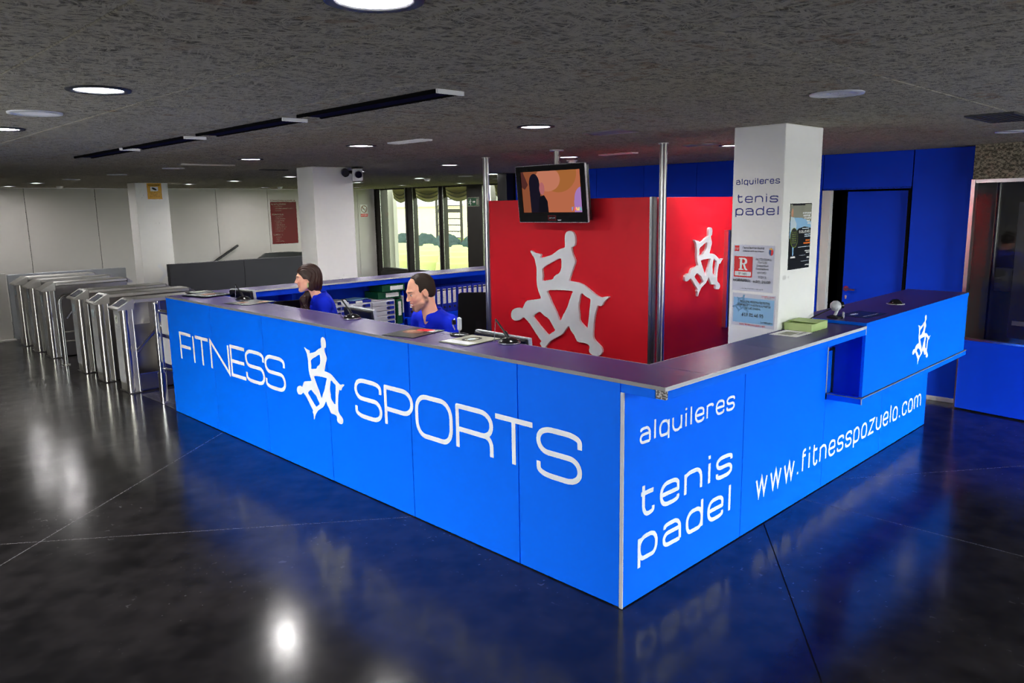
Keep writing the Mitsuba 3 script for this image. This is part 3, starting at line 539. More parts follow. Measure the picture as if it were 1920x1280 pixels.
for x, y, z, lx, ly, h, m, rz, label, c in [
    (2.32, 5.28, .868, .15, .11, .012, 'mat_paper', .1, 'sheaf of white papers under the green binders on the drawer stack', 'papers'), (2.02, 5.28, .868, .15, .11, .03, 'mat_binder_blue', -.15, 'dark blue folder on the second drawer stack', 'folder'),
    (1.68, 5.30, .868, .15, .11, .035, 'mat_binder_blue', .2, 'dark blue folder pile on the third drawer stack', 'folder'), (2.0, 5.27, .900, .13, .10, .008, 'mat_sky_print', .3, 'pale blue plastic sleeve on the blue folder of the second stack', 'plastic sleeve'),
    (1.70, 5.26, .905, .13, .10, .010, 'mat_tray_grey', -.2, 'grey papers on the blue folder of the third stack', 'papers'), (1.35, 5.28, .812, .13, .11, .05, 'mat_binder_blue', .12, 'dark blue folder on the leftmost drawer stack', 'folder'),
    (1.36, 5.25, .863, .10, .09, .006, 'mat_paper', -.1, 'white sheets on the folder of the leftmost stack', 'papers')]:
    t = thing(c.replace(' ', '_'), label, c)
    k = 3 if c == 'papers' else 1
    for i in range(k): obj('sheet' if k > 1 else 'cover', xf(bx(-lx, lx, -ly, ly, h * i / k, h * (i + .9) / k, .001), (x, y, z), rz + .06 * i), m, t)
    if c == 'folder': obj('tab', xf(bx(-.04, .04, -ly - .012, -ly, 0, h * .8), (x, y, z), rz), 'mat_paper', t, label='white tab')
t = thing('paper_scroll', 'white curled paper leaning behind the woman on the back shelf', 'paper')
a = np.linspace(-.6, 1.9, 14); arc = [(.09 * math.cos(q), .09 * math.sin(q)) for q in a]
obj('sheet', plate(LineString(arc).buffer(.003), .20, (1.05, 5.20, .80), (1, 0, 0), (0, 0, 1)), 'mat_sky_print', t); obj('sleeve', bx(.98, 1.16, 5.2, 5.4, .70, .72), 'mat_paper', t)
t = thing('side_shelf', 'small blue shelf behind the woman holding the curled paper', 'shelf'); obj('board', bx(.70, 1.185, 5.15, 5.45, .68, .699, .002), 'mat_blue_wall', t)
# ---------------------------------------------------------------- turnstiles
def turnstile(y, label, display, open_side=False, arms=True):
    t = thing('turnstile', label, 'turnstile', None if open_side else 'turnstiles in a row'); w = .29
    y0, y1 = y, y + w
    obj('pedestal', bx(-.045, .055, y0 + .01, y1, .012, .90, .006), 'mat_steel', t); obj('base_plate', bx(-.06, .07, y0 - .01, y1 + .012, 0, .012, .002), 'mat_steel_dark', t)
    obj('front_post', cyl((-.018, y0 + .045, .012), (-.018, y0 + .045, .893),   .045, 28), 'mat_post_steel', t, smooth=40, label='polished half-round front post')
    obj('side_trim', cyl((.056, y0 + .012, .012), (.056, y0 + .012, .95), .008, 10), 'mat_chrome', t, smooth=40)
    obj('front_plate', bx(-.050, -.044, y0 + .095, y1 - .006, .10, .885, .002), 'mat_tray_grey', t)
    obj('cap', hull([(x, yy, z) for yy in (y0 - .002, y1 + .002) for x, z in ((-.095, .895), (-.095, .91), (.06, 1.004), (.075, 1.0), (.075, .895))]), 'mat_steel', t, label='sloping top cap')
    sl = np.array([.155, 0, .094]); sl /= np.linalg.norm(sl)
    o = np.array([-.08, y0 + .02, .9205]); u = np.array([0, 1.0, 0]); nrm = np.cross(sl, u)
    if display:
        obj('display', plate(rect(.015, .03, .13, w - .075), .002, o, sl, u), 'mat_display_blue', t, label='dark blue reader display')
    obj('indicator', bx(-.0525, -.050, y0 + .17, y0 + .24, .74, .83, .001), 'mat_pale_print' if not open_side else 'mat_paper', t)
    if open_side: obj('arrow', plate(Polygon([(.012, .0), (.022, .0), (.022, .035), (.03, .035), (.017, .058), (.004, .035), (.012, .035)]), .001, (-.0525, y0 + .222, .757), LEFT, UP), 'mat_green', t, label='green arrow')
    obj('button', cyl((-.050, y0 + .20, .70), (-.056, y0 + .20, .70), .010, 14), 'mat_white_plastic', t, smooth=40)
    L = .98
    obj('top_lid', bx(.076, L, y0 + .005, y1 - .005, .955, 1.0, .008), 'mat_steel', t)
    obj('end_cap', hull([(x, yy, z) for yy in (y0 + .005, y1 - .005) for x, z in ((L, .955), (L, 1.0), (L + .07, .95), (L + .07, .93), (L, .93))]), 'mat_steel_dark', t)
    if not open_side:
        obj('body', bx(.056, .985, y0 + .03, y1 - .03, .012, .955, .004), 'mat_steel_dark', t)
        obj('hub', cyl((.36, y0 + .03, .80), (.36, y0 - .03, .78), .055, 20), 'mat_steel', t, smooth=40); hubc = np.array([.36, y0 - .035, .78])
    else:
        obj('side_glass', quad((.065, y0 + .02, .695), (.22, 0, 0), (0, 0, .26)), 'mat_acrylic', t, label='clear side panel')
        obj('inner_plate', bx(.076, .30, y1 - .05, y1 - .035, .70, .955, .002), 'mat_steel', t)
        obj('rear_post', cyl((.295, y0 + .03, .012), (.295, y0 + .03, .955), .014, 14), 'mat_chrome', t, smooth=40); obj('rear_post', cyl((.335, y0 + .05, .012), (.335, y0 + .05, .955), .022, 16), 'mat_chrome', t, smooth=40)
        obj('body', bx(.345, .985, y0 + .06, y1 - .02, .012, .955, .004), 'mat_steel_dark', t); obj('back_plate', bx(.06, .345, y1 - .03, y1 - .02, .012, .955), 'mat_steel_dark', t)
        obj('foot_frame', cat(bx(.065, .29, y0 + .005, y0 + .015, .19, .20), bx(.065, .29, y0 + .005, y0 + .015, .012, .022), bx(.065, .073, y0 + .005, y0 + .015, .012, .2), bx(.282, .29, y0 + .005, y0 + .015, .012, .2)), 'mat_chrome', t); obj('foot_plate', bx(.073, .282, y0 + .016, y0 + .024, .02, .195), 'mat_steel_dark', t)
        obj('hub', cyl((.33, y0 + .08, .70), (.31, y0 - .02, .69), .04, 20), 'mat_steel', t, smooth=40); hubc = np.array([.305, y0 - .02, .70])
    if open_side: obj('arm', cyl(hubc, hubc + np.array([-.26, -.03, -.245]), .019, 14), 'mat_chrome', t, smooth=40, label='polished tripod arm'); obj('arm', cyl(hubc, hubc + np.array([.18, -.05, -.30]), .019, 14), 'mat_chrome', t, smooth=40); obj('arm', cyl(hubc, hubc + np.array([.05, -.40, .02]), .019, 14), 'mat_chrome', t, smooth=40)
    else:
        for dv in ((-.22, -.06, -.25), (.22, -.06, -.25), (0, -.38, .03)): obj('arm', cyl(hubc, hubc + np.array(dv), .016, 12), 'mat_chrome', t, smooth=40)
    return t
turnstile(6.46, 'nearest steel turnstile, with blue display, green arrow and clear side panel', True, True)
turnstile(7.24, 'second nearest steel turnstile from the blue counter, with dark blue display', True)
turnstile(7.97, 'third nearest steel turnstile, with blue display, just right of the bent tube rail', True)
turnstile(9.38, 'steel turnstile just left of the bent tube rail, without display', False)
turnstile(10.07, 'second steel turnstile to the left of the bent tube rail', False)
turnstile(10.78, 'leftmost and farthest steel turnstile against the steel low wall', False)
t = thing('tube_rail', 'bent stainless tube rail standing in the gap between the turnstiles', 'rail')
obj('tube', tube(arcpts([(-.05, 8.77, .01), (-.05, 8.77, .885), (.75, 8.77, .885), (.75, 8.77, .01)], .10, 7), .022, 14), 'mat_chrome', t, smooth=40); obj('cross_bar', tube([(-.05, 8.77, .30), (.75, 8.77, .30)], .012), 'mat_steel', t, smooth=40); obj('cross_bar', tube([(-.05, 8.77, .42), (.75, 8.77, .42)], .012), 'mat_steel', t, smooth=40)
for x in (-.05, .75): obj('base', cyl((x, 8.77, 0), (x, 8.77, .012), .045, 20), 'mat_steel', t, smooth=40)
t = thing('swing_gate', 'glazed steel swing gate between the nearest turnstile and the blue counter', 'gate')
gx, gy = .075, 5.86
obj('post', cyl((gx, gy, .30), (gx, gy, 1.0), .026, 20), 'mat_chrome', t, smooth=40); obj('post', cyl((gx, gy, 0), (gx, gy, .30), .038, 20), 'mat_chrome', t, smooth=40); obj('post_cap', lathe([(.03, .0), (.03, .012), (.0, .016)], 18, (gx, gy, 1.0)), 'mat_steel', t, smooth=40)
obj('frame', tube(arcpts([(gx + .02, gy, .93), (gx + .10, gy - .46, .93), (gx + .10, gy - .46, .34), (gx + .02, gy, .34)], .08, 6), .014, 12), 'mat_chrome', t, smooth=40)
obj('infill', cat(bx(gx + .03, gx + .04, gy - .42, gy - .03, .70, .90), bx(gx + .03, gx + .04, gy - .42, gy - .03, .40, .66)), 'mat_tray_grey', t, label='pale grey infill plates')
t = thing('floor_mat', 'ribbed dark metal floor plate beside the end of the blue counter', 'floor plate')
obj('plate', bx(.02, 1.1, 5.45, 6.35, .0, .004), 'mat_steel_dark', t); obj('ribs', cat(*[bx(.04 + .03 * i, .055 + .03 * i, 5.47, 6.33, .004, .006) for i in range(35)]), 'mat_steel_dark', t, kind='stuff')

# ---------------------------------------------------------------- red partition, poles, television
t = thing('red_partition', 'tall red partition panel with a large white emblem', 'partition')
obj('panel', bx(2.30, 2.33, 1.50, 3.335, .08, 1.951, .002), 'mat_red', t); obj('side_profile', bx(2.293, 2.337, 3.335, 3.352, .08, 1.953), 'mat_alu', t); obj('side_profile', bx(2.293, 2.337, 1.478, 1.50, .08, 1.953), 'mat_alu', t)
obj('side_profile', bx(2.31, 2.33, 1.455, 1.478, .08, 1.95), 'mat_steel_dark', t)
obj('emblem', emblem(1.115, .022, (2.2995, 3.045, .571), LEFT, UP), 'mat_white_vinyl', t, label='large raised white emblem of linked figures')
t = thing('red_partition', 'red partition panel with a smaller white emblem, next to the right column', 'partition')
obj('panel', bx(2.40, 3.55, 1.47, 1.50, .08, 1.948, .002), 'mat_red', t); obj('side_profile', bx(2.382, 2.40, 1.463, 1.507, .08, 1.95), 'mat_alu', t)
obj('emblem', emblem(.575, .020, (2.73, 1.4695, 1.12), RIGHT, UP), 'mat_white_vinyl', t, label='raised white emblem of linked figures')
t = thing('bracket', 'upright aluminium channel on the red panel beside the right column', 'bracket')
obj('channel', cat(bx(3.375, 3.40, 1.43, 1.47, .80, 1.66), bx(3.425, 3.45, 1.43, 1.47, .80, 1.66)), 'mat_alu', t); obj('slot', bx(3.40, 3.425, 1.445, 1.47, .80, 1.66), 'mat_black_plastic', t)
for x, y, label in ((2.325, 3.395, 'left floor-to-ceiling steel pole holding the red panel'), (2.345, 1.415, 'right floor-to-ceiling steel pole between the two red panels')):
    t = thing('pole', label, 'pole'); obj('tube', cyl((x, y, 0), (x, y, ZC), .029, 28), 'mat_alu', t, smooth=40); obj('collar', cyl((x, y, ZC - .008), (x, y, ZC), .04, 24), 'mat_steel', t, smooth=40)

t = thing('television', 'flat black television hanging from the ceiling before the red panel', 'television')
tc = np.array([2.10, 2.362, 1.995]); tl = math.radians(6)
vv = np.array([-math.sin(tl), 0, math.cos(tl)]); uu = np.array([0, -1.0, 0])
TVP = lambda poly, d, off: plate(poly, d, tc + np.cross(uu, vv) * off, uu, vv)
rr = lambda w, h, r=.008: rect(-w, -h, w, h).buffer(-r).buffer(r)
obj('body', TVP(rr(.38, .225), .05, -.055), 'mat_black_plastic', t); obj('bezel', TVP(rr(.386, .235).difference(rect(-.335, -.155, .335, .190)), .012, -.006), 'mat_gloss_black', t)
obj('rim', TVP(rr(.390, .239).difference(rr(.386, .235)), .02, -.016), 'mat_silver_plastic', t)
TVK = 2.0 ** -exposure * 1.3
def glow(name, poly, off, rgb, k=1.0, label=None):
    obj(name, TVP(poly, .0006, off), 'mat_black', t, emitter={'type': 'area', 'radiance': {'type': 'rgb', 'value': lin(*rgb, k * TVK)}}, label=label)
scr = rect(-.334, -.154, .334, .189)
glow('picture', scr, -.004, (196, 112, 78), .62, 'lit orange television picture')
glow('picture_area', unary_union([ell(-.20, .02, .10, .5), rect(-.334, -.154, -.28, .189)]).intersection(scr).difference(ell(-.2, -.2, .001, .001)), -.0033, (150, 84, 54), .62)
glow('picture_area', ell(.09, .17, .20, .16).intersection(scr), -.0033, (176, 108, 56), .62); glow('picture_area', ell(-.03, .12, .14, .10).intersection(scr), -.0030, (206, 128, 100), .62)
glow('picture_hair', unary_union([ell(-.185, .085, .060, .085), Polygon([(-.245, .09), (-.128, .09), (-.115, -.154), (-.24, -.154)])]).intersection(scr), -.0026, (22, 18, 34), .6, 'dark long hair in the picture')
glow('picture_face', ell(-.10, .045, .030, .052), -.0022, (190, 110, 112), .6); glow('picture_shoulder', Polygon([(-.13, -.02), (-.08, -.01), (-.045, -.06), (-.04, -.154), (-.16, -.154)]), -.0020, (14, 12, 22), .6)
glow('picture_left', Polygon([(-.334, .189), (-.31, .189), (-.26, .08), (-.30, .04), (-.334, .06)]), -.0022, (86, 44, 40), .6); glow('picture_right', ell(.334, -.06, .08, .11).union(rect(.25, -.154, .334, -.06)).intersection(scr), -.0022, (178, 132, 200), .6)
for s, x, c in (('F', .222, (70, 130, 230)), ('A', .246, (230, 80, 60)), ('M', .270, (240, 200, 60)), ('A', .302, (60, 170, 140))):
    m = txt(s, .030, tc + np.cross(uu, vv) * -.0012 + uu * x + vv * -.142, uu, vv, d=.0005); obj('picture_logo', m, 'mat_black', t, emitter={'type': 'area', 'radiance': {'type': 'rgb', 'value': lin(*c, 1.3 * TVK)}})
obj('plate', TVP(rect(-.045, -.222, .045, -.178).difference(rect(-.036, -.212, .036, -.188)), .002, .006), 'mat_dark_red', t, label='dark red frame plate'); obj('plate_lettering', txt('fitness sports', .008, tc + np.cross(uu, vv) * .006 + vv * -.203, uu, vv, align='c', d=.001), 'mat_white_vinyl', t)
obj('badge', TVP(rect(.06, -.222, .10, -.214), .002, .006), 'mat_silver_plastic', t)
t = thing('television_mount', 'ceiling tube mount holding the hanging television', 'mount')
obj('tube', cyl((2.175, 2.36, 1.98), (2.175, 2.36, ZC), .022, 20), 'mat_steel', t, smooth=40); obj('flange', cyl((2.175, 2.36, ZC - .01), (2.175, 2.36, ZC), .06, 24), 'mat_steel', t, smooth=40); obj('arm', bx(2.14, 2.19, 2.27, 2.45, 1.93, 2.03, .004), 'mat_black_plastic', t)
for dz in (.05, .10): obj('bolt', cyl((2.175, 2.36, ZC - dz), (2.175, 2.325, ZC - dz), .007, 10), 'mat_chrome', t, smooth=40)

# ---------------------------------------------------------------- lettering and notices on the right column
fx = 1.7058
t = thing('column_lettering', 'dark blue lettering alquileres tenis padel on the right white column', 'lettering')
letters('alquileres', .288, .030, .0054, (fx, .4345, 2.0065), LEFT, 'mat_navy_vinyl', t, .001); letters('tenis', .272, .042, .0072, (fx, .4245, 1.8955), LEFT, 'mat_navy_vinyl', t, .001); letters('padel', .290, .044, .0072, (fx, .4325, 1.8195), LEFT, 'mat_navy_vinyl', t, .001)
class Sheet:
    """a flat notice: local x, y in metres from its lower left corner"""
    def __init__(s, t, o, u, ang=0.0):
        u = np.array(u, float); v = np.array(UP, float); c, k = math.cos(ang), math.sin(ang); s.t, s.o, s.u, s.v = t, np.array(o, float), c * u + k * v, -k * u + c * v; s.n = np.cross(s.u, s.v); s.z = 0
    def add(s, name, poly, m, z=None, label=None):
        s.z += .0004; obj(name, plate(poly, .0004, s.o + s.n * s.z, s.u, s.v), m, s.t, label=label)
    def text(s, q, h, x, y, m='mat_ink', width=None, align='l', bold=False, name='text'):
        obj(name, txt(q, h, s.o + s.n * (s.z + .0004) + s.u * x + s.v * y, s.u, s.v, width, align, .0004, bold), m, s.t)
t = thing('licence_notice', 'white licence notice with a red letter R on the right column', 'notice')
S = Sheet(t, (fx, .4395, 1.351), LEFT, -.012); S.add('sheet', rect(0, 0, .276, .288), 'mat_notice_paper'); S.z = .0006
S.add('flag', rect(.008, .247, .040, .282), 'mat_red_print', label='red regional flag'); S.z += .0002
S.add('star', unary_union([ell(.013 + .0075 * i, .267, .0023, .0023) for i in range(4)] + [ell(.017 + .0075 * i, .259, .0023, .0023) for i in range(3)]), 'mat_paper')
S.text('Comunidad de Madrid', .0125, .062, .264, width=.145); S.text('Ayuntamiento de Pozuelo de Alarcon', .0075, .066, .247, width=.14, bold=True)
S.add('crest', Polygon([(.240, .262), (.268, .262), (.268, .240), (.262, .231), (.254, .227), (.246, .231), (.240, .240)]), 'mat_blue_print', label='town crest'); S.add('crest', Polygon([(.254, .262), (.268, .262), (.268, .240), (.262, .231), (.254, .227)]), 'mat_red_print'); S.add('crest_crown', Polygon([(.242, .263), (.242, .272), (.248, .268), (.254, .279), (.260, .268), (.266, .272), (.266, .263)]), 'mat_yellow')
S.add('red_square', rect(.010, .086, .135, .216), 'mat_red_print', label='red square with a white R'); S.add('number_box', rect(.017, .094, .128, .121), 'mat_paper')
Rp = unary_union([rect(.050, .134, .064, .206), rect(.042, .130, .076, .138), rect(.042, .199, .075, .207), ell(.074, .186, .025, .021).difference(ell(.072, .186, .012, .013)).difference(rect(.03, .15, .062, .21)), Polygon([(.070, .170), (.083, .168), (.094, .140), (.104, .136), (.104, .131), (.088, .130), (.080, .142)])])
S.add('letter', Rp, 'mat_paper', label='white serif letter R'); S.text('Nº- 16691', .015, .045, .100, 'mat_ink', width=.055)
S.text('ACTIVIDAD:', .0135, .155, .195, width=.108); S.text('Recinto', .0135, .172, .177, width=.06); S.text('Deportivo', .0135, .165, .157, width=.077); S.text('Recreativo', .0135, .161, .137, width=.083); S.text('AFORO:', .0135, .172, .113, width=.058); S.text('1016 p.', .015, .178, .086, width=.055)
S.text('HORARIO:', .0155, .008, .058, width=.118, bold=True); S.text('6:00, 24:00', .0155, .145, .056, width=.115, bold=True); S.text('Empresa titular licencia de apertura del recinto', .005, .055, .014, width=.16)
t = thing('booking_notice', 'pale blue framed booking notice with a phone number on the right column', 'notice')
S = Sheet(t, (fx, .4365, 1.128), LEFT, -.02); S.add('sheet', rect(0, 0, .292, .207), 'mat_notice_paper'); S.z = .0006
S.add('blue_field', rect(.010, .022, .284, .180), 'mat_sky_print', label='light blue field'); S.z += .0002
S.add('faint_emblem', affinity.translate(affinity.scale(EMBLEM, .115, .115, origin=(0, 0)), .004, .085), 'mat_faint_blue')
S.text('TELEFONO RESERVA DE PISTAS', .0135, .155, .150, width=.205, align='c', bold=True); S.text('DOMINGOS Y FESTIVOS A PARTIR', .0135, .150, .130, width=.225, align='c', bold=True); S.text('DE LAS 15:00 h.', .0135, .145, .110, width=.105, align='c', bold=True)
S.text('619 81 46 95', .021, .145, .064, width=.145, align='c', bold=True); S.text('LA DIRECCION', .009, .278, .030, width=.075, align='r', bold=True); S.text('www.fitnesspozuelo.com', .010, .146, .007, 'mat_red_print', width=.178, align='c'); S.text('FITNESS SPORTS', .007, .284, .194, 'mat_red_print', width=.085, align='r'); S.add('rule', rect(.22, .186, .275, .189), 'mat_grey_ink')
t = thing('padel_poster', 'dark padel school poster with a racket on the right column', 'poster')
S = Sheet(t, (1.803, .1218, 1.483), RIGHT, 0.0); S.add('sheet', rect(0, 0, .295, .404), 'mat_poster_black'); S.z = .0006
S.add('photo_area', rect(.004, .285, .292, .400), 'mat_grey_print'); S.add('photo_area', rect(.03, .392, .2, .400), 'mat_ink'); S.add('swoosh', Polygon([(.004, .30), (.06, .32), (.16, .315), (.292, .29), (.292, .25), (.20, .262), (.12, .25), (.06, .215), (.004, .19)]), 'mat_sky_print', label='pale blue sweep')
S.add('figure', ell(.028, .345, .014, .030), 'mat_skin_print'); S.add('figure', Polygon([(.01, .325), (.05, .32), (.09, .28), (.08, .23), (.03, .22), (.01, .24)]), 'mat_pale_print')
S.add('dots', unary_union([rect(.17 + .024 * i + .01 * (j % 2), .275 + .016 * j, .188 + .024 * i + .01 * (j % 2), .286 + .016 * j) for i in range(5) for j in range(5) if i + j > 2 and .188 + .024 * i + .01 * (j % 2) < .29]), 'mat_paper')
S.add('racket', ell(.062, .195, .052, .062, 12), 'mat_lime', label='padel racket'); S.add('racket_face', ell(.062, .196, .048, .058, 12).difference(unary_union([ell(.035 + .013 * i, .165 + .013 * j, .004, .004) for i in range(5) for j in range(6)])), 'mat_ink'); S.add('racket_grip', Polygon([(.040, .14), (.060, .135), (.058, .085), (.045, .085)]), 'mat_sky_print')
S.text('ESCUELA DE PADEL', .016, .125, .222, 'mat_paper', width=.155, bold=True)
for x0, y0, x1, h_, m_ in ((.165, .246, .265, .006, 'mat_pale_print'), (.200, .209, .280, .006, 'mat_pale_print'), (.200, .197, .280, .006, 'mat_pale_print'), (.215, .170, .275, .009, 'mat_orange'), (.188, .153, .283, .010, 'mat_orange'), (.115, .134, .285, .003, 'mat_pale_print'), (.21, .106, .28, .006, 'mat_paper'), (.225, .096, .28, .005, 'mat_paper'), (.13, .082, .22, .002, 'mat_pale_print'), (.155, .045, .28, .002, 'mat_pale_print'), (.012, .072, .075, .010, 'mat_paper'), (.238, .062, .270, .010, 'mat_paper'), (.215, .018, .275, .006, 'mat_paper')):
    S.add('rule', rect(x0, y0, x1, y0 + h_), m_)

# notices farther away
t = thing('camera_sign', 'yellow video surveillance sign on the left column', 'sign')
S = Sheet(t, (1.885, 10.8385, 2.10), RIGHT, 0); S.add('sheet', rect(0, 0, .225, .25), 'mat_yellow'); S.z = .0008; S.add('picture', rect(.05, .125, .17, .195), 'mat_paper'); S.add('camera_symbol', affinity.rotate(ell(.11, .160, .038, .016), -25), 'mat_ink', label='black camera symbol')
S.text('ZONA VIDEOVIGILADA', .016, .112, .213, width=.18, align='c', bold=True)
for i, w_ in enumerate((.16, .12, .06, .15)): S.add('rule', rect(.112 - w_ / 2, .102 - .02 * i, .112 + w_ / 2, .105 - .02 * i), 'mat_brown_print')
t = thing('floor_mark', 'faint pale diagonal cross low on the left column', 'sticker'); q = LineString([(0, 0), (.2, .24)]).buffer(.025).union(LineString([(0, .24), (.2, 0)]).buffer(.025))
obj('cross', plate(q, .001, (1.96, 10.8385, .80), RIGHT, UP), 'mat_white_vinyl', t)
t = thing('directory', 'dark red directory board with pale lettering on the far grey wall', 'sign')
S = Sheet(t, (5.58, Y1 - .004, 1.145), RIGHT, 0); S.add('board', rect(0, 0, .635, .925), 'mat_dark_red'); S.z = .001
for y, s_, x, b in ((.86, 'PLANTA PRIMERA', .03, 1), (.815, '• Sala Fitness', .09, 0), (.77, '• Sala Entrenamiento Personal', .09, 0), (.725, '• Ludoteca', .09, 0), (.635, 'PLANTA BAJA', .03, 1), (.59, '• Recepcion', .09, 0), (.545, '• Administracion', .09, 0), (.50, '• Grupo Power', .09, 0), (.455, '• Cafeteria', .09, 0), (.41, '• Sala de actos', .09, 0), (.365, '• Sala de Trofeos', .09, 0), (.32, '• Salas 1, 2 y 3', .09, 0), (.275, '• Vestuarios', .09, 0), (.19, 'PLANTA -1', .03, 1), (.14, '• Piscina', .09, 0), (.095, '• Spa', .09, 0), (.05, '• Vestuarios', .09, 0)):
    S.text(s_, .030 if b else .024, x, y, 'mat_grey_print', bold=bool(b))
obj('heading', txt('Directorio general', .035, (5.60, Y1 - .003, 2.085), RIGHT, UP, .60, d=.002), 'mat_brown_print', t)
t = thing('no_smoking_sign', 'white no smoking sign with red caption on the wall left of the windows', 'sign')
S = Sheet(t, (7.93, Y1 - .004, 1.70), RIGHT, 0); S.add('sheet', rect(0, .07, .2, .285), 'mat_paper'); S.add('caption', rect(0, 0, .2, .065), 'mat_red_print'); S.add('ring', ell(.1, .178, .088, .088).difference(ell(.1, .178, .07, .07)), 'mat_brown_print'); S.add('ring', LineString([(.05, .228), (.15, .128)]).buffer(.010), 'mat_brown_print'); S.add('cigarette', rect(.055, .17, .145, .186).difference(LineString([(.05, .228), (.15, .128)]).buffer(.014)), 'mat_ink'); S.text('NO FUMAR', .03, .1, .018, 'mat_paper', width=.17, align='c', bold=True)
t = thing('exit_sign', 'green emergency exit sign with running figure on the dark pillar', 'sign')
S = Sheet(t, (xw - .062, 10.425, 1.90), LEFT, 0); S.add('frame', rect(0, 0, .36, .19), 'mat_grey_print'); S.add('field', rect(.012, .012, .348, .178), 'mat_green'); S.add('door_symbol', rect(.27, .03, .335, .16), 'mat_grey_print'); S.add('running_figure', unary_union([ell(.09, .145, .014, .014), LineString([(.085, .125), (.075, .085), (.10, .06), (.09, .03)]).buffer(.009), LineString([(.075, .085), (.05, .06), (.035, .06)]).buffer(.008), LineString([(.05, .10), (.07, .12), (.10, .105), (.115, .115)]).buffer(.007)]), 'mat_paper'); S.add('arrow', unary_union([rect(.15, .085, .21, .105), Polygon([(.20, .065), (.245, .095), (.20, .125)])]), 'mat_paper')
t = thing('security_camera', 'white security camera with two dark lenses at the top of the middle column', 'camera')
obj('bracket', cyl((2.14, 5.482, 2.30), (2.20, 5.36, 2.30), .018, 14), 'mat_black_plastic', t, smooth=40); obj('head', cyl((2.085, 5.44, 2.30), (2.05, 5.37, 2.285), .042, 22), 'mat_black_plastic', t, smooth=40); obj('body', xf(bx(-.055, .055, -.07, .07, -.075, .06, .012), (2.20, 5.37, 2.275), -.5), 'mat_white_plastic', t); obj('lens', cyl((2.175, 5.31, 2.275), (2.155, 5.275, 2.265), .038, 22), 'mat_gloss_black', t, smooth=40); obj('lens_ring', cyl((2.185, 5.325, 2.276), (2.17, 5.30, 2.27), .050, 22), 'mat_silver_plastic', t, smooth=40); obj('hood', xf(bx(-.06, .06, -.085, .075, .062, .072, .003), (2.20, 5.37, 2.275), -.5), 'mat_black_plastic', t); obj('stem', cyl((2.20, 5.37, 2.33), (2.20, 5.37, ZC), .016, 14), 'mat_black_plastic', t, smooth=40)

# ---------------------------------------------------------------- things on the counters
def pen_stand(x, y, label, rz):
    t = thing('pen_stand', label, 'pen stand', 'pen stands on the worktop'); R2 = lambda q: xf(q, (x, y, H), rz)
    obj('base', R2(lathe([(0, .0), (.062, 0), (.064, .008), (.058, .018), (.035, .030), (.012, .036), (0, .037)], 28)), 'mat_gloss_black', t, 50); obj('base_rim', R2(lathe([(.060, .001), (.0655, .003), (.0655, .008), (.062, .010)], 28)), 'mat_chrome', t, True)
    a, b = np.array([0, 0, .03]), np.array([-.012, .092, .135])
    obj('pen', R2(cat(cyl(a, b, .0055, 12), cyl(a - (b - a) * .05, a, .004, 12, .0055))), 'mat_black_plastic', t, 40); obj('pen_holder', R2(cyl((0, 0, .028), (-.004, .03, .066), .011, 14)), 'mat_black_plastic', t, 40)
    ch = [b + (np.array([-.02, .10, .004]) - b) * s - np.array([0, 0, .012 * math.sin(math.pi * s)]) for s in np.linspace(0, 1, 16)] + [np.array([-.02, .10, .004]) + (np.array([.0, .05, .006]) - np.array([-.02, .10, .004])) * s for s in np.linspace(.1, 1, 8)]
    obj('ball_chain', R2(cat(*[trimesh.creation.icosphere(1, .0030).apply_translation(p) for p in ch], tube(ch, .0012, 6))), 'mat_chrome', t, label='silver ball chain')
pen_stand(.325, 4.43, 'chained pen on a round black base at the far left of the worktop', 0.1); pen_stand(.297, 2.66, 'chained pen on a round black base between the woman and the man', 0.1); pen_stand(.325, 1.07, 'chained pen on a round black base in front of the large red panel', 0.1)
def monitor(y0, y1, x, ztop, label, rz=0.0, tilt=.12):
    t = thing('monitor', label, 'monitor', 'computer monitors behind the counter'); w = y1 - y0; c = (x, (y0 + y1) / 2, 0); h = .30
    def tl(m):
        p = np.array(m.vertices); a = tilt; z = p[:, 2] - ztop; q = p.copy(); q[:, 0] = p[:, 0] * math.cos(a) + z * -math.sin(a); q[:, 2] = ztop + z * math.cos(a) + p[:, 0] * math.sin(a)
        return xf(trimesh.Trimesh(q, m.faces, process=False), c, rz)
    obj('back_shell', tl(bx(-.035, .0, -w / 2 + .01, w / 2 - .01, ztop - h, ztop - .004, .008)), 'mat_black_plastic', t); obj('screen', tl(bx(.0, .012, -w / 2 + .006, w / 2 - .006, ztop - h, ztop - .003, .003)), 'mat_gloss_black', t)
    obj('bezel', tl(cat(bx(-.012, .014, -w / 2, -w / 2 + .008, ztop - h, ztop), bx(-.012, .014, w / 2 - .008, w / 2, ztop - h, ztop), bx(-.004, .014, -w / 2, w / 2, ztop - .006, ztop + .001))), 'mat_silver_plastic', t, label='silver bezel')
    obj('stand', xf(cat(bx(-.02, .02, -.04, .04, .745, ztop - .1), bx(-.09, .09, -.12, .12, .74, .752, .003)), c, rz), 'mat_black_plastic', t)
monitor(4.70, 5.05, .53, 1.165, 'black monitor seen from behind at the far left of the counter', .18); monitor(2.655, 3.07, .50, 1.160, 'black monitor seen from behind between the two receptionists', -.05); monitor(1.06, 1.56, .50, 1.127, 'black monitor lying low behind the worktop at the red panel', -.05)
